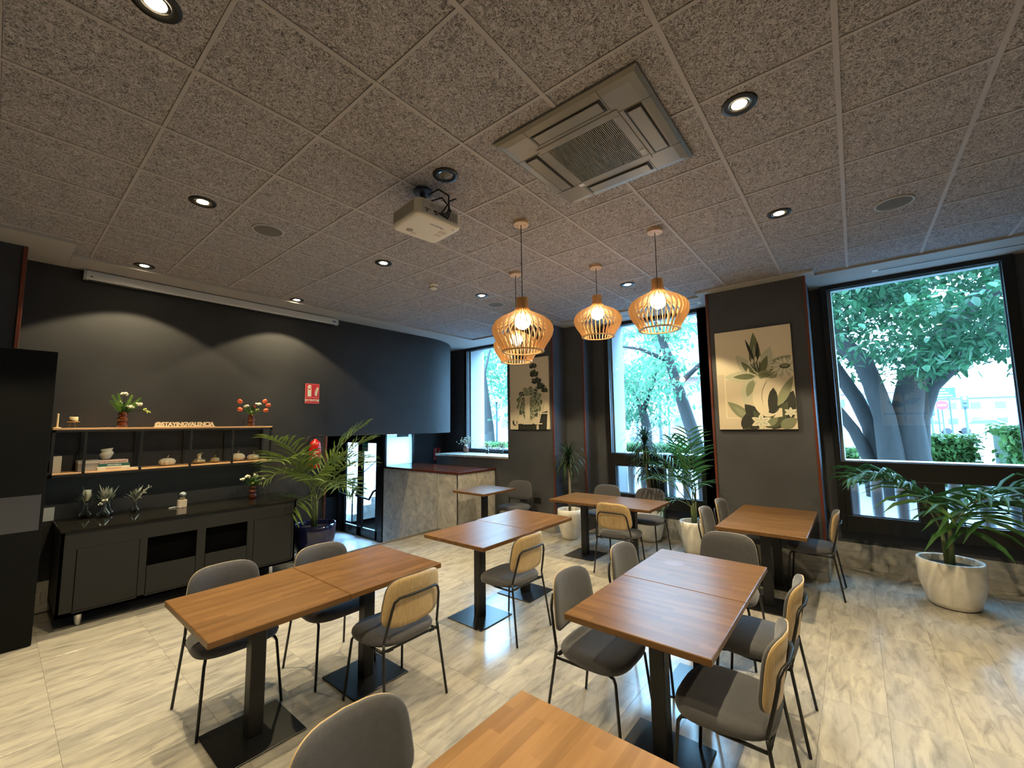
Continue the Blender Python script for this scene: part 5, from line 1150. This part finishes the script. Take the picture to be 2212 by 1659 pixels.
for q, (x, c, lab) in enumerate(((6.6, (.42, .43, .45), 'white car parked farthest left across the square'), (10.9, (.22, .23, .25), 'silver car parked second from left across the square'), (15.2, (.07, .09, .11), 'grey car parked third from left across the square'), (19.4, (.45, .45, .46), 'white car parked at the far right across the square'))): car(lab, x, 58 + (q % 2) * 3, c)
t = thing('road_sign', 'green direction sign on posts seen through the right window', 'sign', (5.9, 40, GZ))
MB().box(-.62, 0, 2.9, .62, .05, 3.6).build('panel', MT['green'], t); MB().box(-.80, 0, 2.9, -.63, .05, 3.6).build('side_panel', nmat('sign_yellow', (.75, .60, .08), .5), t)
for q in range(3): MB().box(-.5, -.01, 3.02 + q * .19, .45 - .15 * q, -.001, 3.09 + q * .19).build('print', MT['white'], t)
for x in (-.3, .3): MB().tube([(x, .03, 0), (x, .03, 3.5)], .05, 8).build('post', MT['iron'], t)
t = thing('no_entry_sign', 'round red no entry sign below the green direction sign', 'sign', (5.75, 39.5, GZ)); MB().lathe([(.30, 0), (.30, .03)], 24).xf(tr(0, 0, 2.4) @ rot('X', PI / 2)).build('disc', MT['red'], t); MB().box(-.21, -.04, 2.35, .21, -.031, 2.45).build('bar', MT['white'], t); MB().tube([(0, .06, 0), (0, .06, 2.6)], .04, 8).build('post', MT['iron'], t)
MT['redlight'] = nmat('red_signal', (.9, .05, .03), .4, emit=(1, .06, .04), es=6)
for x, z, lab in ((6.6, 2.7, 'traffic light showing red right of the green direction sign'), (5.05, 2.3, 'lower traffic light showing red left of the no entry sign')):
    t = thing('traffic_light', lab, 'traffic light', (x, 38, GZ)); MB().cbox(-.16, -.12, z - .6, .16, .12, z + .2, .02).build('housing', MT['iron'], t); MB().tube([(0, 0, 0), (0, 0, z - .6)], .06, 8).build('post', MT['iron'], t)
    for k_ in range(3): MB().sphere((0, -.12, z + .05 - .25 * k_), .09, 10, 6).build('signal', MT['redlight'] if k_ == 0 else MT['iron'], t, smooth=True)
# stair well behind the glass doors
st = sempty('wall_stairwell', 'white stair well behind the glass doors')
MB().box(-11.5, 6.35, -.62, -6.5, 6.5, 2.2).build('back_wall', MT['white'], st); MB().box(-11.5, 4.55, -.62, -11.3, 6.5, 2.2).build('side_wall', MT['white'], st)
MB().box(-11.5, 4.45, -.62, -6.36, 6.5, -.5).build('landing', MT['lowfloor'], st)
stairs = thing('outdoor_stairs', 'grey stone stairs with white walls behind the glass doors', 'stairs')
for q in range(5): MB().box(-11.2, 5.02 + q * .26, -.499 + q * .17, -8.3, 6.34, -.5 + (q + 1) * .17 - .002).build('step', MT['stone'], stairs, bev=.005)
MB().tube([(-8.25, 5.0, -.499), (-8.25, 5.0, .45), (-8.25, 6.2, 1.30)], .02, 8).build('handrail', MT['metal'], stairs)
